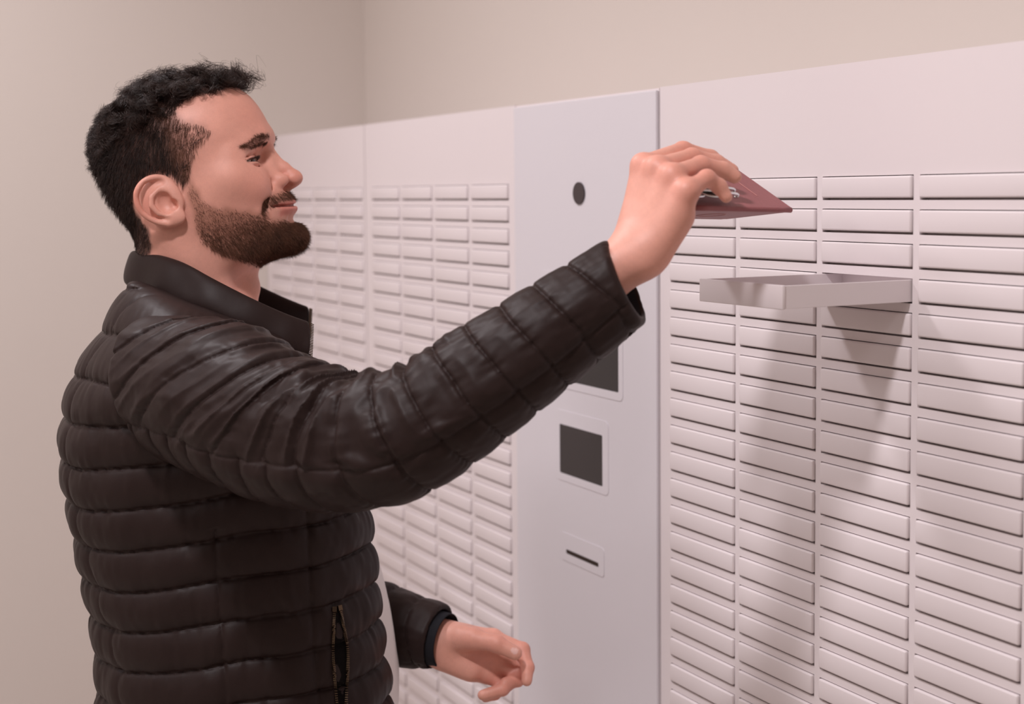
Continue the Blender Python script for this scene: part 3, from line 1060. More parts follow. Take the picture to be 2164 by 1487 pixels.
    # lashes
    for s in (-1, 1):
        lash = []
        for yy in np.linspace(-.0130, .0165, 60):
            for up in (1, 1, -1):
                z = EYE[2] - .0012 + .10 * yy - 4 * yy * yy + up * max(0, 1 - ((yy - .0015) / .0155) ** 2) * .0022
                x = EYE[0] + math.sqrt(max((EYE_R + .0010) ** 2 - yy * yy - (z - EYE[2]) ** 2, 1e-6))
                p0 = np.array((x, (EYE[1] + yy), z))
                ln = (.0062 if up > 0 else .0025) * (.8 + .4 * RNG.random())
                dd = np.array((.85, .45 * yy / .013, .15 * up - .10))
                t = np.linspace(0, 1, 5)[:, None]
                pt = p0 + dd * ln * t + np.array((0, 0, .0018 * up)) * t ** 2
                lash.append(from_head(pt * np.array((1, s, 1))))
        strands(np.array(lash), np.full(len(lash), .00014), 'eyelashes', M['hair'])
    # beard and moustache
    P, N, bi = sample_surface(soften(beardv, BODY_F, 9) > .12, 52000, True)
    fade = np.clip(soften(beardv, BODY_F, 9)[bi] * 1.5 - .35, 0, 1) ** 1.3
    Q = to_head(P)
    q = mir(Q)
    chin = np.clip((Q[:, 0] - .03) / .05, 0, 1)
    low = np.clip((-.088 - Q[:, 2]) / .030, 0, 1)
    st = inpoly(side_x(q), Q[:, 2], STACHE_SIDE)
    dens = np.clip(.15 + .8 * low * (.45 + .55 * chin) + .25 * np.clip((-.075 - Q[:, 2]) / .02, 0, 1), 0, 1)
    dens = np.where(st, .42, dens)
    under = np.clip((-.128 - Q[:, 2]) / .01, 0, 1)
    dens = np.where(under > .5, .55 * np.clip((Q[:, 0] - .015) / .03, 0, 1) + .06, dens)
    soul = (q[:, 1] < .006) & (Q[:, 2] > -.107) & (Q[:, 2] < -.096)
    lipz = (np.abs(Q[:, 2] + .0880) < .0068) & (Q[:, 0] > .066) & (q[:, 1] < .034)
    dens = np.where(lipz, 0, dens)
    keep = RNG.random(len(P)) < dens * fade
    P, N, Q, chin, low, st = P[keep], N[keep], Q[keep], chin[keep], low[keep], st[keep]
    n = len(P)
    fall = unit(-HU * .95 + HF * .30 + .22 * RNG.normal(size=(n, 3)))
    fall = unit(fall - N * (fall * N).sum(1, keepdims=True) * .75 + N * .45)
    L = (.0026 + .0044 * low * (.4 + .6 * chin)) * (.7 + .6 * RNG.random(n))
    L = L * (1 - .6 * np.clip((-.128 - Q[:, 2]) / .01, 0, 1) * np.clip((.07 - Q[:, 0]) / .02, 0, 1))
    L = np.where(st, .0050 * (.7 + .5 * RNG.random(n)), L)
    t = np.linspace(0, 1, 6)
    wob = RNG.normal(size=(n, 3)) * .0012
    paths = P[:, None] + fall[:, None] * (L[:, None] * t[None])[..., None] + wob[:, None] * (t ** 2)[None, :, None]
    strands(paths, np.full(n, .00011), 'beard', M['beard'])

build_hair()

# ================================================================== clothes
M['nylon'] = material('black_nylon', srgb(41, 29, 27), .50, .18, noise=(900, .06), bump=(110, .16, .0012))
M['lining'] = material('black_fleece_lining', srgb(20, 17, 17), .95, .1, noise=(900, .2), bump=(900, .5, .001))
M['rib_cuff'] = material('dark_inner_cuff', srgb(33, 33, 38), .8, .2, noise=(800, .15))
M['brass'] = material('worn_brass_zip', srgb(112, 96, 80), .45, .5, metallic=1.0, noise=(500, .2))
M['white_cotton'] = material('white_cotton', srgb(247, 243, 242), .9, .2, noise=(900, .02), bump=(700, .3, .0006))
M['denim'] = material('dark_denim', srgb(38, 42, 56), .9, .2, noise=(500, .2), bump=(900, .4, .0008))
M['leather'] = material('brown_leather', srgb(70, 46, 32), .5, .4, noise=(90, .15))
M['rubber'] = material('pale_rubber_sole', srgb(205, 198, 188), .8, .2, noise=(90, .05))

# torso outline in the torso frame: height, back, front, half width
_jz = (.90, 1.00, 1.069, 1.098, 1.140, 1.179, 1.216, 1.262, 1.301, 1.347, 1.393, 1.436, 1.471, 1.500, 1.520, 1.545, 1.570)
_jb = (-.152, -.144, -.141, -.140, -.142, -.147, -.154, -.162, -.170, -.173, -.168, -.156, -.130, -.104, -.090, -.076, -.060)
_jf = (.204, .204, .204, .201, .197, .193, .188, .186, .182, .170, .146, .130, .112, .095, .080, .060, .045)
_jw = (.205, .200, .196, .194, .192, .191, .191, .192, .194, .196, .195, .186, .162, .128, .104, .088, .075)
JZ, JB = smooth_table(_jz, _jb, .012, .88, 1.58)
_, JF = smooth_table(_jz, _jf, .012, .88, 1.58)
_, JW = smooth_table(_jz, _jw, .012, .88, 1.58)

def loft(T, grow=0.0):
    r, f, z = T.T
    b, fr, wd = np.interp(z, JZ, JB), np.interp(z, JZ, JF), np.interp(z, JZ, JW)
    c = .5 * (b + fr)
    a = .5 * (fr - b) + grow
    wd = wd + grow
    n = 2.35
    x, y = np.abs(f - c), np.abs(r)
    rho = np.hypot(x, y) + 1e-9
    R = ((x / rho / a) ** n + (y / rho / wd) ** n) ** (-1 / n)
    return (rho - R) * .9

def puff(t, pitch, dome, stitch, rnd=2.2, w=.0013):
    """padded baffles: a soft dome between two stitch lines and a fine pulled-in stitch"""
    u = np.mod(t / pitch, 1.0)
    dist = np.minimum(u, 1 - u) * pitch                # metres from the stitch
    e = dist / pitch * 2
    return dome * (1 - (1 - e) ** rnd) - stitch * np.exp(-(dist / w) ** 2), e

# sleeve centre lines: (point, radius)
def spline(pts, rs, n=10):
    P = [2 * np.asarray(pts[0]) - np.asarray(pts[1])] + [np.asarray(p, float) for p in pts] + [2 * np.asarray(pts[-1]) - np.asarray(pts[-2])]
    out, ro = [], []
    for i in range(1, len(P) - 2):
        for k in range(n):
            t = k / n
            a = .5 * ((2 * P[i]) + (-P[i - 1] + P[i + 1]) * t + (2 * P[i - 1] - 5 * P[i] + 4 * P[i + 1] - P[i + 2]) * t * t + (-P[i - 1] + 3 * P[i] - 3 * P[i + 1] + P[i + 2]) * t ** 3)
            out.append(a)
            ro.append(rs[i - 1] * (1 - t) + rs[i] * t)
    out.append(P[-2]); ro.append(rs[-1])
    return np.array(out), np.array(ro)

class Tube:
    def __init__(self, pts, rs, up, n=10):
        self.p, self.r = spline(pts, rs, n)
        seg = np.diff(self.p, axis=0)
        self.len = np.linalg.norm(seg, axis=1)
        self.s0 = np.concatenate([[0], np.cumsum(self.len)])
        self.dir = seg / self.len[:, None]
        self.up = np.asarray(up, float)
        self.cp, self.cr = self.p[::n], self.r[::n]
    def rough(self, P):
        return chain(P, self.cp, self.cr)
    def eval(self, P):
        """distance to the plain tube, length along it, and the offset across it (up, side), all smooth in P"""
        n = len(self.len)
        D = np.empty((n, len(P))); S = np.empty((n, len(P))); VAL = np.full(len(P), 1e9)
        for i in range(n):
            d = P - self.p[i]
            t = d @ self.dir[i] / self.len[i]
            tc = np.clip(t, 0, 1)
            dist = np.linalg.norm(d - np.outer(tc, self.dir[i] * self.len[i]), axis=1)
            VAL = np.minimum(VAL, dist - (self.r[i] + tc * (self.r[i + 1] - self.r[i])))
            D[i] = dist
            S[i] = self.s0[i] + tc * self.len[i]
        W = np.exp(-(D - D.min(0)) / .0035)
        s = (W * S).sum(0) / W.sum(0)
        mid = .5 * (self.s0[1:] + self.s0[:-1])
        dr = np.stack([np.interp(s, mid, self.dir[:, k]) for k in range(3)], 1)
        dr /= np.linalg.norm(dr, axis=1, keepdims=True)
        ax = np.stack([np.interp(s, self.s0, self.p[:, k]) for k in range(3)], 1)
        v = P - ax
        v = v - dr * (v * dr).sum(1, keepdims=True)
        u = self.up - dr * (dr @ self.up)[:, None]
        u /= np.linalg.norm(u, axis=1, keepdims=True)
        sd = np.cross(dr, u)
        return VAL, s, (v * u).sum(1), (v * sd).sum(1)

RS_PTS = [(-1.4662, 0.3470, 1.4333), (-1.4032, 0.3695, 1.4283), (-1.3471, 0.3893, 1.4228), (-1.2627, 0.4182, 1.4045), (-1.1708, 0.4573, 1.4015), (-1.1283, 0.4938, 1.4193), (-1.0984, 0.5393, 1.4548), (-1.0743, 0.5918, 1.4952), (-1.0497, 0.6547, 1.5405)]
RS_RAD = [.072, .0745, .0775, .0690, .0605, .0565, .0520, .0480, .0410]
LS_PTS = [L_SHOULDER, .5 * (L_SHOULDER + L_ELBOW) + TR * -.02, L_ELBOW, .5 * (L_ELBOW + L_WRIST), np.array((-1.5209, 0.6876, 1.0936))]
LS_RAD = [.070, .062, .056, .050, .0400]
RS = Tube(RS_PTS, RS_RAD, (0, 0, 1), 5)
LS = Tube(LS_PTS, LS_RAD, (0, 0, 1), 6)
R_END, L_END = RS.s0[-1], LS.s0[-1]

ARM_A, ARM_B, ARM_C = np.array((-1.4253, 0.3180, 1.4398)), np.array((-1.3879, 0.3603, 1.3203)), np.array((-1.4669, 0.4211, 1.5010))
ARM_N = np.cross(ARM_B - ARM_A, ARM_C - ARM_A); ARM_N = ARM_N / np.linalg.norm(ARM_N)
if ARM_N @ (R_ELBOW - ARM_A) < 0:
    ARM_N = -ARM_N

def sleeve(P, tube, end, pitch, seed, right):
    d = tube.rough(P)
    k = np.abs(d) < .04
    if k.any():
        p = P[k]
        dd, s, q, w = tube.eval(p)
        rel = s / end
        ang = np.arctan2(w, q)
        n3 = lambda a, b, sd: noise3(np.stack([a, b, a * 0], 1), seed + sd)
        if right:
            t = s
            for _ in range(4):
                t = s + np.interp(t / end, [0, .18, .34, .48, .62, .75, 1], [-.95, -.95, -.72, -.30, .02, .12, .20]) * q
        else:
            t = s + .1 * q
        t = t + .0022 * n3(t * 14, ang * 1.1, 0)
        lower = np.zeros(len(s))
        seam_d = np.full(len(s), 1.0)
        if right:
            sa = np.interp(rel, [0, .15, .3, .5, .62, .75, .88, 1.], [2.10, 1.98, 1.88, 1.80, 1.95, 2.0, 1.98, 1.82])
            r_ = np.interp(s, tube.s0, tube.r)
            seam_d = (ang - sa) * r_
            lower = 1 / (1 + np.exp(-seam_d / .003)) * (ang < 3.3)
        elbow = np.exp(-((rel - .49) / .20) ** 2)
        up_, e = puff(np.interp(t, [-.3, .42 * end, end + .1], [.42 * end - .62 * (.42 * end + .3), .42 * end, end + .1]) - end + .022, pitch, .0017, .0021, 3.0)
        lo_, e2 = puff(s + .05 * q - end + .022, pitch, .0040, .0022, 2.6)
        lo_ = lo_ - .0022 * np.interp(rel, [.45, .7], [0, 1]) * (1 - (1 - e2) ** 2.6)
        out = up_ * (1 - lower) + lo_ * lower - .0026
        near_seam = np.exp(-(seam_d / .0014) ** 2)
        out = out - .0019 * near_seam - .0016 * np.exp(-(seam_d / .008) ** 2)
        # gathers off the stitches
        g = np.exp(-(e / .5) ** 2) * (1 - lower) + np.exp(-(e2 / .3) ** 2) * lower
        out = out + .0009 * g * n3(ang * 13, t * 22, 1)
        # folds that run with the stitches across the bend of the arm and over the shoulder
        if right:
            fold = n3(t * 58 + 1.2 * n3(t * 16, ang * 2, 9), ang * 1.3 + 3, 2)
            sharp = .55 * fold + .55 * (np.clip(1 - np.abs(n3(t * 50, ang * .8 + 11, 5)) * 2.6, -.4, 1))
            topside = np.clip(.85 + .6 * q / .06, 0, 1)
            out = out + elbow * (1 - .6 * lower) * .0080 * sharp * topside
            out = out + elbow * .0018 * n3(t * 30, ang * 2.4 + 7, 3)
            sh_ = np.exp(-((rel - .20) / .13) ** 2) * (1 - lower)
            out = out + sh_ * .0022 * (np.clip(1 - np.abs(n3(t * 38, ang * 1.1, 6)) * 2.0, -.3, 1))
        else:
            out = out + .002 * n3(t * 45, ang * 1.5, 2)
        out = out + .0013 * n3(s * 22, ang * 2.4, 4) + .0004 * n3(s * 90, ang * 8, 7)
        d[k] = dd - out
    if right:
        d = smax(d, -(P - ARM_A) @ ARM_N, .010)
    return d

def end_cut(P, tube, end_pt, end_dir, d, rin):
    x = (P - end_pt) @ end_dir
    d = smax(d, x, .006)
    v = P - end_pt - np.outer(x, end_dir)
    rr = np.linalg.norm(v, axis=1)
    hole = np.maximum(rr - rin, -(x + .035))
    return smax(d, -hole, .004)

R_CUT = np.array((-1.0472, 0.6600, 1.5446))
L_CUT, L_DIR = np.array((-1.5177, 0.6911, 1.0910)), LS.dir[-1]
R_DIR = np.array((-1.0246, 0.6813, 1.5555)) - np.array((-1.0517, 0.6502, 1.5373)); R_DIR = R_DIR / np.linalg.norm(R_DIR)

CT = [(-1.4519, 0.5125, 1.4851), (-1.4559, 0.4849, 1.4963), (-1.4655, 0.4518, 1.5133), (-1.4841, 0.4192, 1.5327), (-1.5145, 0.3921, 1.5515), (-1.5649, 0.3725, 1.5596), (-1.6199, 0.3649, 1.5607)]
CB = [(-1.4408, 0.5062, 1.4471), (-1.4458, 0.4806, 1.4558), (-1.4564, 0.4481, 1.4749), (-1.4712, 0.4120, 1.4946), (-1.5033, 0.3844, 1.5038), (-1.5581, 0.3676, 1.5128), (-1.6228, 0.3597, 1.5217)]
def mirror_t(p):
    t = to_torso(np.array([p]))[0]
    return from_torso(-.054 - t[0], t[1], t[2])
_cb = np.array(CB[6]), np.array(CB[1]), np.array(mirror_t(CB[1]))
NECK_N = np.cross(_cb[1] - _cb[0], _cb[2] - _cb[0]); NECK_N = NECK_N / np.linalg.norm(NECK_N)
if NECK_N[2] < 0:
    NECK_N = -NECK_N
NECK_P = np.array(CB[6]) + NECK_N * .016

def jacket_torso(P):
    T = to_torso(P)
    d = loft(T, -.007)
    # shoulder line
    sh = chain(T, [(-.165, -.030, 1.432), (-.075, -.035, 1.492), (.055, -.035, 1.492), (.150, -.022, 1.436)], [.066, .052, .052, .058])
    d = smin(d, sh, .05)
    k = np.abs(d) < .05
    r, f, z = T[k].T
    ang = np.arctan2(r, f)
    n3 = lambda a, b, sd: noise3(np.stack([a, b, a * 0], 1), sd)
    t = z - np.interp(f, [-.18, -.09, .03, .11, .19], [-.012, -.004, .014, .017, .018])
    t = t + .0018 * n3(ang * 3, z * 9, 21)
    cu, e = puff(t - 1.3095, .0432, .0056, .0022, 2.3)
    # panel seams down the side and back
    back = np.where((f < .02) & (r > 0), np.abs(r - np.interp(z, [1.05, 1.25, 1.45], [.140, .118, .104])), 1)
    side = np.abs(f - np.interp(z, [1.05, 1.25], [.020, .010])) + (r < 0) + (z > 1.29) * 1.0
    fr_ = np.abs(f - np.interp(z, [1.05, 1.17, 1.30], [.112, .104, .100])) + (r < 0)
    sd = np.minimum(np.minimum(back, side), fr_)
    out = cu - .0035 - .0018 * np.exp(-(sd / .0014) ** 2) - .0012 * np.exp(-(sd / .007) ** 2)
    out = out + .0010 * np.exp(-(e / .55) ** 2) * n3(ang * 30, z * 14, 22)
    out = out + .0016 * n3(ang * 5 + z * 9, z * 14, 23) + .0004 * n3(ang * 30, z * 60, 25)
    # slanting drag lines below the raised arm
    lowf = np.clip((1.30 - z) / .1, 0, 1) * np.clip((f + .02) / .06, 0, 1)
    out = out + .0014 * lowf * n3((f * 1.0 + z * .55) * 75, z * 10, 24)
    d[k] = d[k] - out
    d = smax(d, (P - NECK_P) @ NECK_N, .016)
    # the open front
    r, f, z = T.T
    gap = np.maximum(np.abs(r + .045) - .100, -(f - .06))
    d = smax(d, -gap, .018)
    # neck opening
    hole = capsule(P, from_torso(-.027, -.030, 1.40), from_torso(-.027, -.045, 1.62), .072, .074)
    d = smax(d, -hole, .010)
    return smax(d, -(z - .955), .008)

def jacket_piece(f, lo, hi, h):
    V, F = surface_nets(f, lo, hi, h)
    V, F = biggest(V, F)
    return relax(V, F, 1, .25), F
V, F = jacket_piece(jacket_torso, (-1.95, .12, .93), (-1.10, .95, 1.64), .0022)
jk = link('jacket', mesh_from('jacket', V, F), M['nylon'], smooth=True)
adopt(person, jk)
BVV, BVF = V, F
for f_, lo, hi, h_ in ((lambda P: end_cut(P, RS, R_CUT, R_DIR, sleeve(P, RS, R_END, .0345, 41, True), .033), (-1.62, .12, 1.22), (-.90, .80, 1.68), .0015),
                       (lambda P: end_cut(P, LS, L_CUT, L_DIR, sleeve(P, LS, L_END, .040, 71, False), .034), (-1.95, .2, .95), (-1.35, .95, 1.60), .0026)):
    V, F = jacket_piece(f_, lo, hi, h_)
    sv = link('sleeve', mesh_from('sleeve', V, F), M['nylon'], smooth=True)
    sv.parent = jk

def tube_mesh(bm, pts, rad, seg=8, closed=False, flat=None):
    """tube along pts; rad a number or list"""
    pts = [Vector(p) for p in pts]
    n = len(pts)
    rings = []
    prev = None
    for i, p in enumerate(pts):
        d = (pts[min(i + 1, n - 1)] - pts[max(i - 1, 0)]).normalized()
        if prev is None:
            a = d.orthogonal().normalized()
        else:
            a = (prev - d * prev.dot(d)).normalized()
        prev = a
        b = d.cross(a)
        r = rad[i] if hasattr(rad, '__len__') else rad
        rings.append([bm.verts.new(p + (a * math.cos(2 * math.pi * k / seg) + b * math.sin(2 * math.pi * k / seg)) * r) for k in range(seg)])
    for i in range(n - 1):
        for k in range(seg):
            bm.faces.new((rings[i][k], rings[i][(k + 1) % seg], rings[i + 1][(k + 1) % seg], rings[i + 1][k]))
    bm.faces.new(rings[0][::-1])
    bm.faces.new(rings[-1])

# collar: a padded band around the neck, open in front
def collar():
    top = [np.array(p) for p in CT] + [mirror_t(p) for p in CT[-2::-1]]
    bot = [np.array(p) for p in CB] + [mirror_t(p) for p in CB[-2::-1]]
    top, _ = spline(top, [0] * len(top), 6)
    bot, _ = spline(bot, [0] * len(bot), 6)
    n = len(top)
    cen = np.array(from_torso(-.027, -.02, 1.5))
    bm = bmesh.new()
    rings = []
    prof = [(0, -.5), (-.04, 0), (0, .5), (.10, 1.25), (.35, 1.45), (.62, 1.25), (.84, .95), (.96, .55), (1.0, 0), (.96, -.5), (.7, -.7), (.35, -.75)]
    for i in range(n):
        a, b = bot[i], top[i]
        tg = top[min(i + 1, n - 1)] - top[max(i - 1, 0)]
        nrm = np.cross(tg, b - a); nrm /= np.linalg.norm(nrm)
        mid = .5 * (a + b)
        if nrm @ (mid - cen) < 0:
            nrm = -nrm
        rk = []
        for k, (v, o) in enumerate(prof):
            th = .0062 * (1 + .10 * math.sin(i * .9 + k * .7) * (0 < o))
            rk.append(bm.verts.new(a + (b - a) * v + nrm * o * th))
        rings.append(rk)
    m_ = len(prof)
    for i in range(n - 1):
        for k in range(m_):
            bm.faces.new((rings[i][k], rings[i][(k + 1) % m_], rings[i + 1][(k + 1) % m_], rings[i + 1][k]))
    bm.faces.new(rings[0]); bm.faces.new(rings[-1][::-1])
    bmesh.ops.recalc_face_normals(bm, faces=bm.faces)
    o = bm_obj('collar', bm, M['nylon'], smooth=True)
    md = o.modifiers.new('round', 'SUBSURF'); md.levels = 1; md.render_levels = 2
    # zip tape with teeth on the collar end
    bm = bmesh.new()
    for e, (a, b) in enumerate(((bot[0], top[0]), (bot[-1], top[-1]))):
        nx = (top[0] - top[2]) if e == 0 else (top[-1] - top[-3])
        nx = nx / np.linalg.norm(nx)
        for k in range(22):
            t = .04 + .92 * k / 21
            p = a + (b - a) * t + nx * .0022
            q = bmesh.ops.create_cube(bm, size=1)
            mt = Matrix.Translation(p) @ Vector(nx).to_track_quat('X', 'Z').to_matrix().to_4x4() @ Matrix.Diagonal((.0036, .0052, .0011, 1))
            bmesh.ops.transform(bm, matrix=mt, verts=q['verts'])
        z = bm_obj('collar_zip', bm, M['brass'])
        z['label'] = 'dull brass zip teeth on the collar edge'
        z.parent = jk
        bm = bmesh.new()
    bm.free()
    return o
co = collar()
co.parent = jk

# inner cuffs of the sleeves
def cuff(c, d, r, length, name):
    bm = bmesh.new()
    d = Vector(d); c = Vector(c)
    n = 40
    a = d.orthogonal().normalized(); b = d.cross(a)
    rings = []
    for off, rr in ((-.03, r), (length, r * .97), (length + .001, r * .93), (-.03, r * .90)):
        rings.append([bm.verts.new(c + d * off + (a * math.cos(t) + b * math.sin(t)) * (rr + .0006 * math.sin(t * 20))) for t in (2 * math.pi * k / n for k in range(n))])
    for i in range(3):
        for k in range(n):
            bm.faces.new((rings[i][k], rings[i][(k + 1) % n], rings[i + 1][(k + 1) % n], rings[i + 1][k]))
    o = bm_obj(name, bm, M['rib_cuff'], smooth=True)
    o['label'] = 'dark inner sleeve cuff'
    o.parent = jk
cuff(R_CUT, R_DIR, .0335, -.004, 'inner_cuff')
cuff(L_CUT, L_DIR, .0335, .008, 'inner_cuff')

# pocket zip on the right front panel: two rows of teeth that gape apart
from mathutils.bvhtree import BVHTree
BV = BVHTree.FromPolygons([tuple(v) for v in BVV], [tuple(int(i) for i in q) for q in BVF])
def zip_line(pts):
    out = []
    p, _ = spline([np.array((f, 0, z)) for f, z in pts], [0] * len(pts), 14)
    for f, _, z in p:
        loc, nrm, _, _ = BV.ray_cast(Vector(from_torso(.45, f, z)), Vector(-TR))
        out.append(loc + Vector(TR) * .0016)
    return out
za = [(.1270, 1.190), (.1255, 1.168), (.1248, 1.143), (.1262, 1.118), (.128, 1.09), (.131, 1.06)]
zb = [(.1330, 1.190), (.1372, 1.168), (.1402, 1.143), (.1390, 1.118), (.137, 1.09), (.134, 1.06)]
def pocket_zip():
    bmT, bmC = bmesh.new(), bmesh.new()
    A_, B_ = zip_line(za), zip_line(zb)
    for row in (A_, B_):
        acc = 0.0
        for i in range(len(row) - 1):
            d = row[i + 1] - row[i]
            q = bmesh.ops.create_cube(bmT, size=1)
            mt = Matrix.Translation((row[i] + row[i + 1]) / 2) @ d.to_track_quat('Z', 'X').to_matrix().to_4x4() @ Matrix.Diagonal((.0024, .0028, .0011, 1))
            bmesh.ops.transform(bmT, matrix=mt, verts=q['verts'])
        q = bmesh.ops.create_cube(bmT, size=1)
        d = row[1] - row[0]
        mt = Matrix.Translation(row[0] - d * .8) @ d.to_track_quat('Z', 'X').to_matrix().to_4x4() @ Matrix.Diagonal((.0038, .0044, .0055, 1))
        bmesh.ops.transform(bmT, matrix=mt, verts=q['verts'])
    va = [bmC.verts.new(p - Vector(TR) * .0012) for p in A_]
    vb = [bmC.verts.new(p - Vector(TR) * .0012) for p in B_]
    for i in range(len(va) - 1):
        bmC.faces.new((va[i], va[i + 1], vb[i + 1], vb[i]))
    z = bm_obj('pocket_zip', bmT, M['brass'])
    z['label'] = 'brass pocket zip gaping open'
    z.parent = jk
    c = bm_obj('pocket_opening', bmC, M['lining'])
    c.parent = jk
pocket_zip()

# white shirt under the jacket
def shirt_sdf(P):
    T = to_torso(P)
    d = loft(T, -.030)
    r, f, z = T.T
    bel = ellipsoid(T, (-.045, .085, 1.06), (.130, .118, .20))
    d = smin(d, bel, .05)
    d = np.maximum(d, z - 1.455 - .25 * np.maximum(0, -(f)))
    hole = capsule(P, from_torso(-.027, .0, 1.40), from_torso(-.027, -.045, 1.62), .066, .070)
    d = smax(d, -hole, .01)
    d = d - .0025 * noise3(np.stack([r * 22 + z * 6, f * 12, z * 9], 1), 61)
    return smax(d, .90 - z, .01)
V2, F2 = surface_nets(shirt_sdf, (-1.85, .15, .88), (-1.20, .80, 1.50), .005)
V2, F2 = biggest(V2, F2)
sh = link('shirt', mesh_from('shirt', V2, F2), M['white_cotton'], smooth=True)
sh['label'] = 'white cotton shirt'
adopt(person, sh)

# trousers and shoes (below the frame)
def legs(P):
    T = to_torso(P)
    d = ellipsoid(T, (0, .005, .93), (.165, .120, .13))
    for s in (-1, 1):
        d = smin(d, chain(T, [(s * .09, .0, .88), (s * .105, .012, .50), (s * .115, -.012, .075)], [.092, .066, .058]), .04)
    return smax(np.maximum(d, .045 - T[:, 2]), T[:, 2] - 1.0, .01)
V2, F2 = surface_nets(legs, (-1.9, .1, .02), (-1.15, .75, 1.03), .010)
tr_ = link('trousers', mesh_from('trousers', V2, F2), M['denim'], smooth=True)
adopt(person, tr_)
def shoe(P, s):
    T = to_torso(P)
    d = chain(T, [(s * .115, -.045, .045), (s * .120, .08, .042), (s * .128, .165, .034)], [.044, .046, .036])
    d = smin(d, capsule(T, (s * .115, -.02, .06), (s * .115, -.02, .10), .046, .044), .03)
    return np.maximum(d, .016 - T[:, 2])
for s in (-1, 1):
    V2, F2 = surface_nets(lambda P: shoe(P, s), (-1.9, .1, 0), (-1.1, .85, .18), .006)
    so = link('shoe', mesh_from('shoe', V2, F2), M['leather'], smooth=True)
    adopt(person, so)
    bm = bmesh.new()
    lo = [(-.085, .03), (-.07, .045), (.03, .047), (.11, .05), (.18, .034), (.20, 0)]
    ring = [(f, w_) for f, w_ in lo] + [(f, -w_) for f, w_ in lo[::-1]]
    vb_ = [bm.verts.new(from_torso(s * .121 + w_, f, 0)) for f, w_ in ring]
    vt_ = [bm.verts.new(from_torso(s * .121 + w_, f, .019)) for f, w_ in ring]
    for i in range(len(ring)):
        j = (i + 1) % len(ring)
        bm.faces.new((vb_[i], vb_[j], vt_[j], vt_[i]))
    bm.faces.new(vb_[::-1]); bm.faces.new(vt_)
    bmesh.ops.recalc_face_normals(bm, faces=bm.faces)
    sl = bm_obj('sole', bm, M['rubber'])
    sl.parent = so

# ================================================================== the passport and the folded glasses in his right hand
M['passport'] = material('burgundy_passport_cover', srgb(150, 88, 90), .5, .4, noise=(300, .06), bump=(1800, .25, .0003))
M['paper'] = material('passport_pages', srgb(226, 214, 206), .85, .2, noise=(200, .03))
M['foil'] = material('dull_gold_foil', srgb(178, 122, 116), .5, .5, metallic=.4, noise=(500, .1))
M['chrome'] = material('chrome_rim', srgb(225, 225, 228), .12, .5, metallic=1.0, noise=(300, .03))
M['dark_lens'] = material('dark_brown_lens', srgb(52, 42, 38), .06, .7, noise=(40, .05))

PS = np.array((-1.0467, 0.7272, 1.6078))                # spine, left end (inside the hand)
PR = np.array((-1.0668, 0.8614, 1.6038))                # spine, right end
PT = np.array((-1.1476, 0.8498, 1.6461))                # far right corner of the upper cover
PB = np.array((-1.1577, 0.8441, 1.5956))                # far right corner of the lower cover
su = PR - PS; su = su / np.linalg.norm(su)
eu = PT - PR; eu = eu - su * (eu @ su); eu = eu / np.linalg.norm(eu)
eb = PB - PR; eb = eb - su * (eb @ su); eb = eb / np.linalg.norm(eb)
PL, PW = .127, .089
pp = empty('passport', PS + su * PL / 2, 'burgundy passport held half open above the open drawer', 'passport')

def slab(name, o, x, y, n, L, W, th, mat, bev=.0012, r=.004):
    """rounded thin slab: from o along x (L) and y (W), thickness th along n"""
    bm = bmesh.new()
    box(bm, (0, 0, 0), (L, W, th))
    es = [e for e in bm.edges if abs((e.verts[0].co - e.verts[1].co).z) > th * .5 and max(e.verts[0].co.y, e.verts[1].co.y) > W * .5]
    bmesh.ops.bevel(bm, geom=es, offset=r, segments=5, affect='EDGES')
    es = [e for e in bm.edges if len(e.link_faces) == 2 and e.calc_face_angle(0) > .8]
    bmesh.ops.bevel(bm, geom=es, offset=min(bev, th * .4), segments=2, affect='EDGES')
    m4 = Matrix.Identity(4)
    for i in range(3):
        m4[i][0], m4[i][1], m4[i][2], m4[i][3] = x[i], y[i], n[i], o[i]
    bmesh.ops.transform(bm, matrix=m4, verts=bm.verts)
    return bm_obj(name, bm, mat)
nu = np.cross(su, eu); nu = nu if nu[2] > 0 else -nu
nb = np.cross(su, eb); nb = nb if nb[2] > 0 else -nb
cov = slab('front_cover', PS, su, eu, nu, PL, PW, .0013, M['passport'])
bak = slab('back_cover', PS - nb * .0030, su, eb, nb, PL, PW, .0013, M['passport'])
adopt(pp, cov, bak)
bm = bmesh.new()
tube_mesh(bm, [PS - nb * .0012 + su * t for t in np.linspace(.0005, PL - .0005, 8)], .0026, 14)
sp = bm_obj('spine', bm, M['passport'], smooth=True)
adopt(pp, sp)
for k, t in enumerate((.25, .5, .75)):
    d = unit(eu * (1 - t) + eb * t)
    n_ = np.cross(su, d); n_ = n_ if n_[2] > 0 else -n_
    pg = slab('page_block', PS - nb * .001 + su * .0015 - n_ * .0005 + d * .001, su, d, n_, PL - .003, PW - .003, .0011, M['paper'], .0002, .0035)
    adopt(pp, pg)
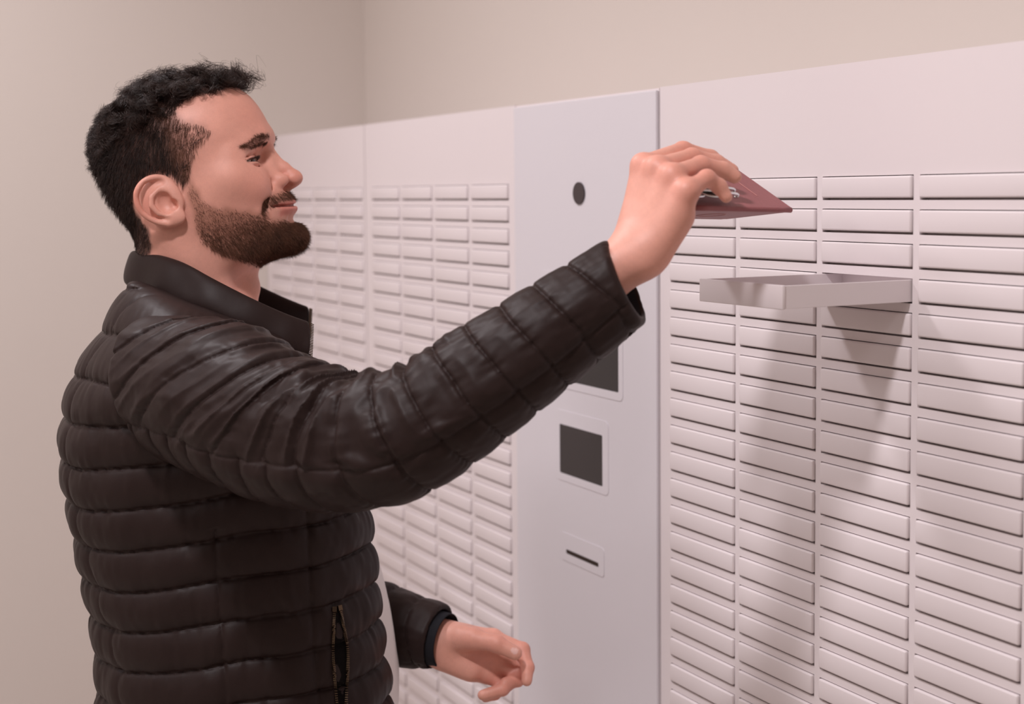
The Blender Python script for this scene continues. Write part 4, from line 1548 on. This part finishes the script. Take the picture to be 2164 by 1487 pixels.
# stamped emblem: a ring with two lines of foil on each cover
def emblem(o, x, y, n, parent, up_side):
    bm = bmesh.new()
    c = o + x * PL * .52 + y * PW * .5
    ring = [c + x * .014 * math.cos(a) + y * .014 * math.sin(a) + n * .0001 for a in np.linspace(0, 2 * math.pi, 40)]
    tube_mesh(bm, ring, .0004, 6)
    for u0, hw in ((.80, .022),)[:1 if up_side else 0]:
        a = o + x * PL * u0 + y * (PW * .5 - hw) + n * .0001
        b = o + x * PL * u0 + y * (PW * .5 + hw) + n * .0001
        tube_mesh(bm, [a, (a + b) / 2, b], .0004, 6)
    e = bm_obj('foil_stamp', bm, M['foil'])
    e.parent = parent
emblem(PS + nu * .0013, su, eu, nu, cov, True)
emblem(PS - nb * .0030, su, eb, -nb, bak, False)

# folded glasses lying on the upper cover, under the fingers
go = PS + nu * .0045 - su * .021 - eu * .001
gl = empty('folded_glasses', go + su * .04, 'dark glasses with silver rims, folded and held between fingers and passport', 'glasses')
def lens_outline(cx, w_, h_, n=40):
    out = []
    for k in range(n):
        a = 2 * math.pi * k / n
        c, s = math.cos(a), math.sin(a)
        out.append((cx + w_ * math.copysign(abs(c) ** .75, c), h_ * math.copysign(abs(s) ** .8, s)))
    return out
for cx, lift in ((.022, .0), (.054, .0005)):
    ol = lens_outline(cx, .0185, .0150)
    P3 = [go + su * x + eu * (y + .017) + nu * (.003 + lift + .0018 * math.cos((x - cx) / .0185 * 1.3)) for x, y in ol]
    bm = bmesh.new()
    tube_mesh(bm, P3 + [P3[0]], .0010, 8)
    rim = bm_obj('rim', bm, M['chrome'], smooth=True)
    bm = bmesh.new()
    top = [bm.verts.new(p + nu * .0004) for p in P3]
    bot = [bm.verts.new(p - nu * .0010) for p in P3]
    cen = go + su * cx + eu * .017 + nu * (.0042 + lift)
    ct = bm.verts.new(cen + nu * .0014); cb = bm.verts.new(cen)
    for i in range(len(top)):
        j = (i + 1) % len(top)
        bm.faces.new((top[i], top[j], ct)); bm.faces.new((bot[j], bot[i], cb)); bm.faces.new((top[i], bot[i], bot[j], top[j]))
    bmesh.ops.recalc_face_normals(bm, faces=bm.faces)
    ln = bm_obj('lens', bm, M['dark_lens'], smooth=True)
    adopt(gl, rim, ln)
bm = bmesh.new()
tube_mesh(bm, [go + su * x + eu * y + nu * z for x, y, z in ((.0360, .024, .0045), (.0380, .026, .0055), (.0400, .024, .0048))], .0011, 8)
adopt(gl, bm_obj('bridge', bm, M['chrome'], smooth=True))
for k, (h_, y_) in enumerate(((.0068, .012), (.0088, .018))):
    bm = bmesh.new()
    pts = [go + su * x + eu * (y + y_) + nu * z for x, y, z in ((.0760, -.004, .0025), (.0775, -.006, h_ * .6), (.0745, -.006, h_), (.050, -.003, h_ + .0004), (.020, .001, h_), (.004, .006, h_ - .001))]
    pts, _ = spline(pts, [0] * len(pts), 6)
    tube_mesh(bm, pts, [.0013] * (len(pts) - 8) + list(np.linspace(.0013, .0019, 8)), 8)
    adopt(gl, bm_obj('temple_arm', bm, M['chrome'], smooth=True))
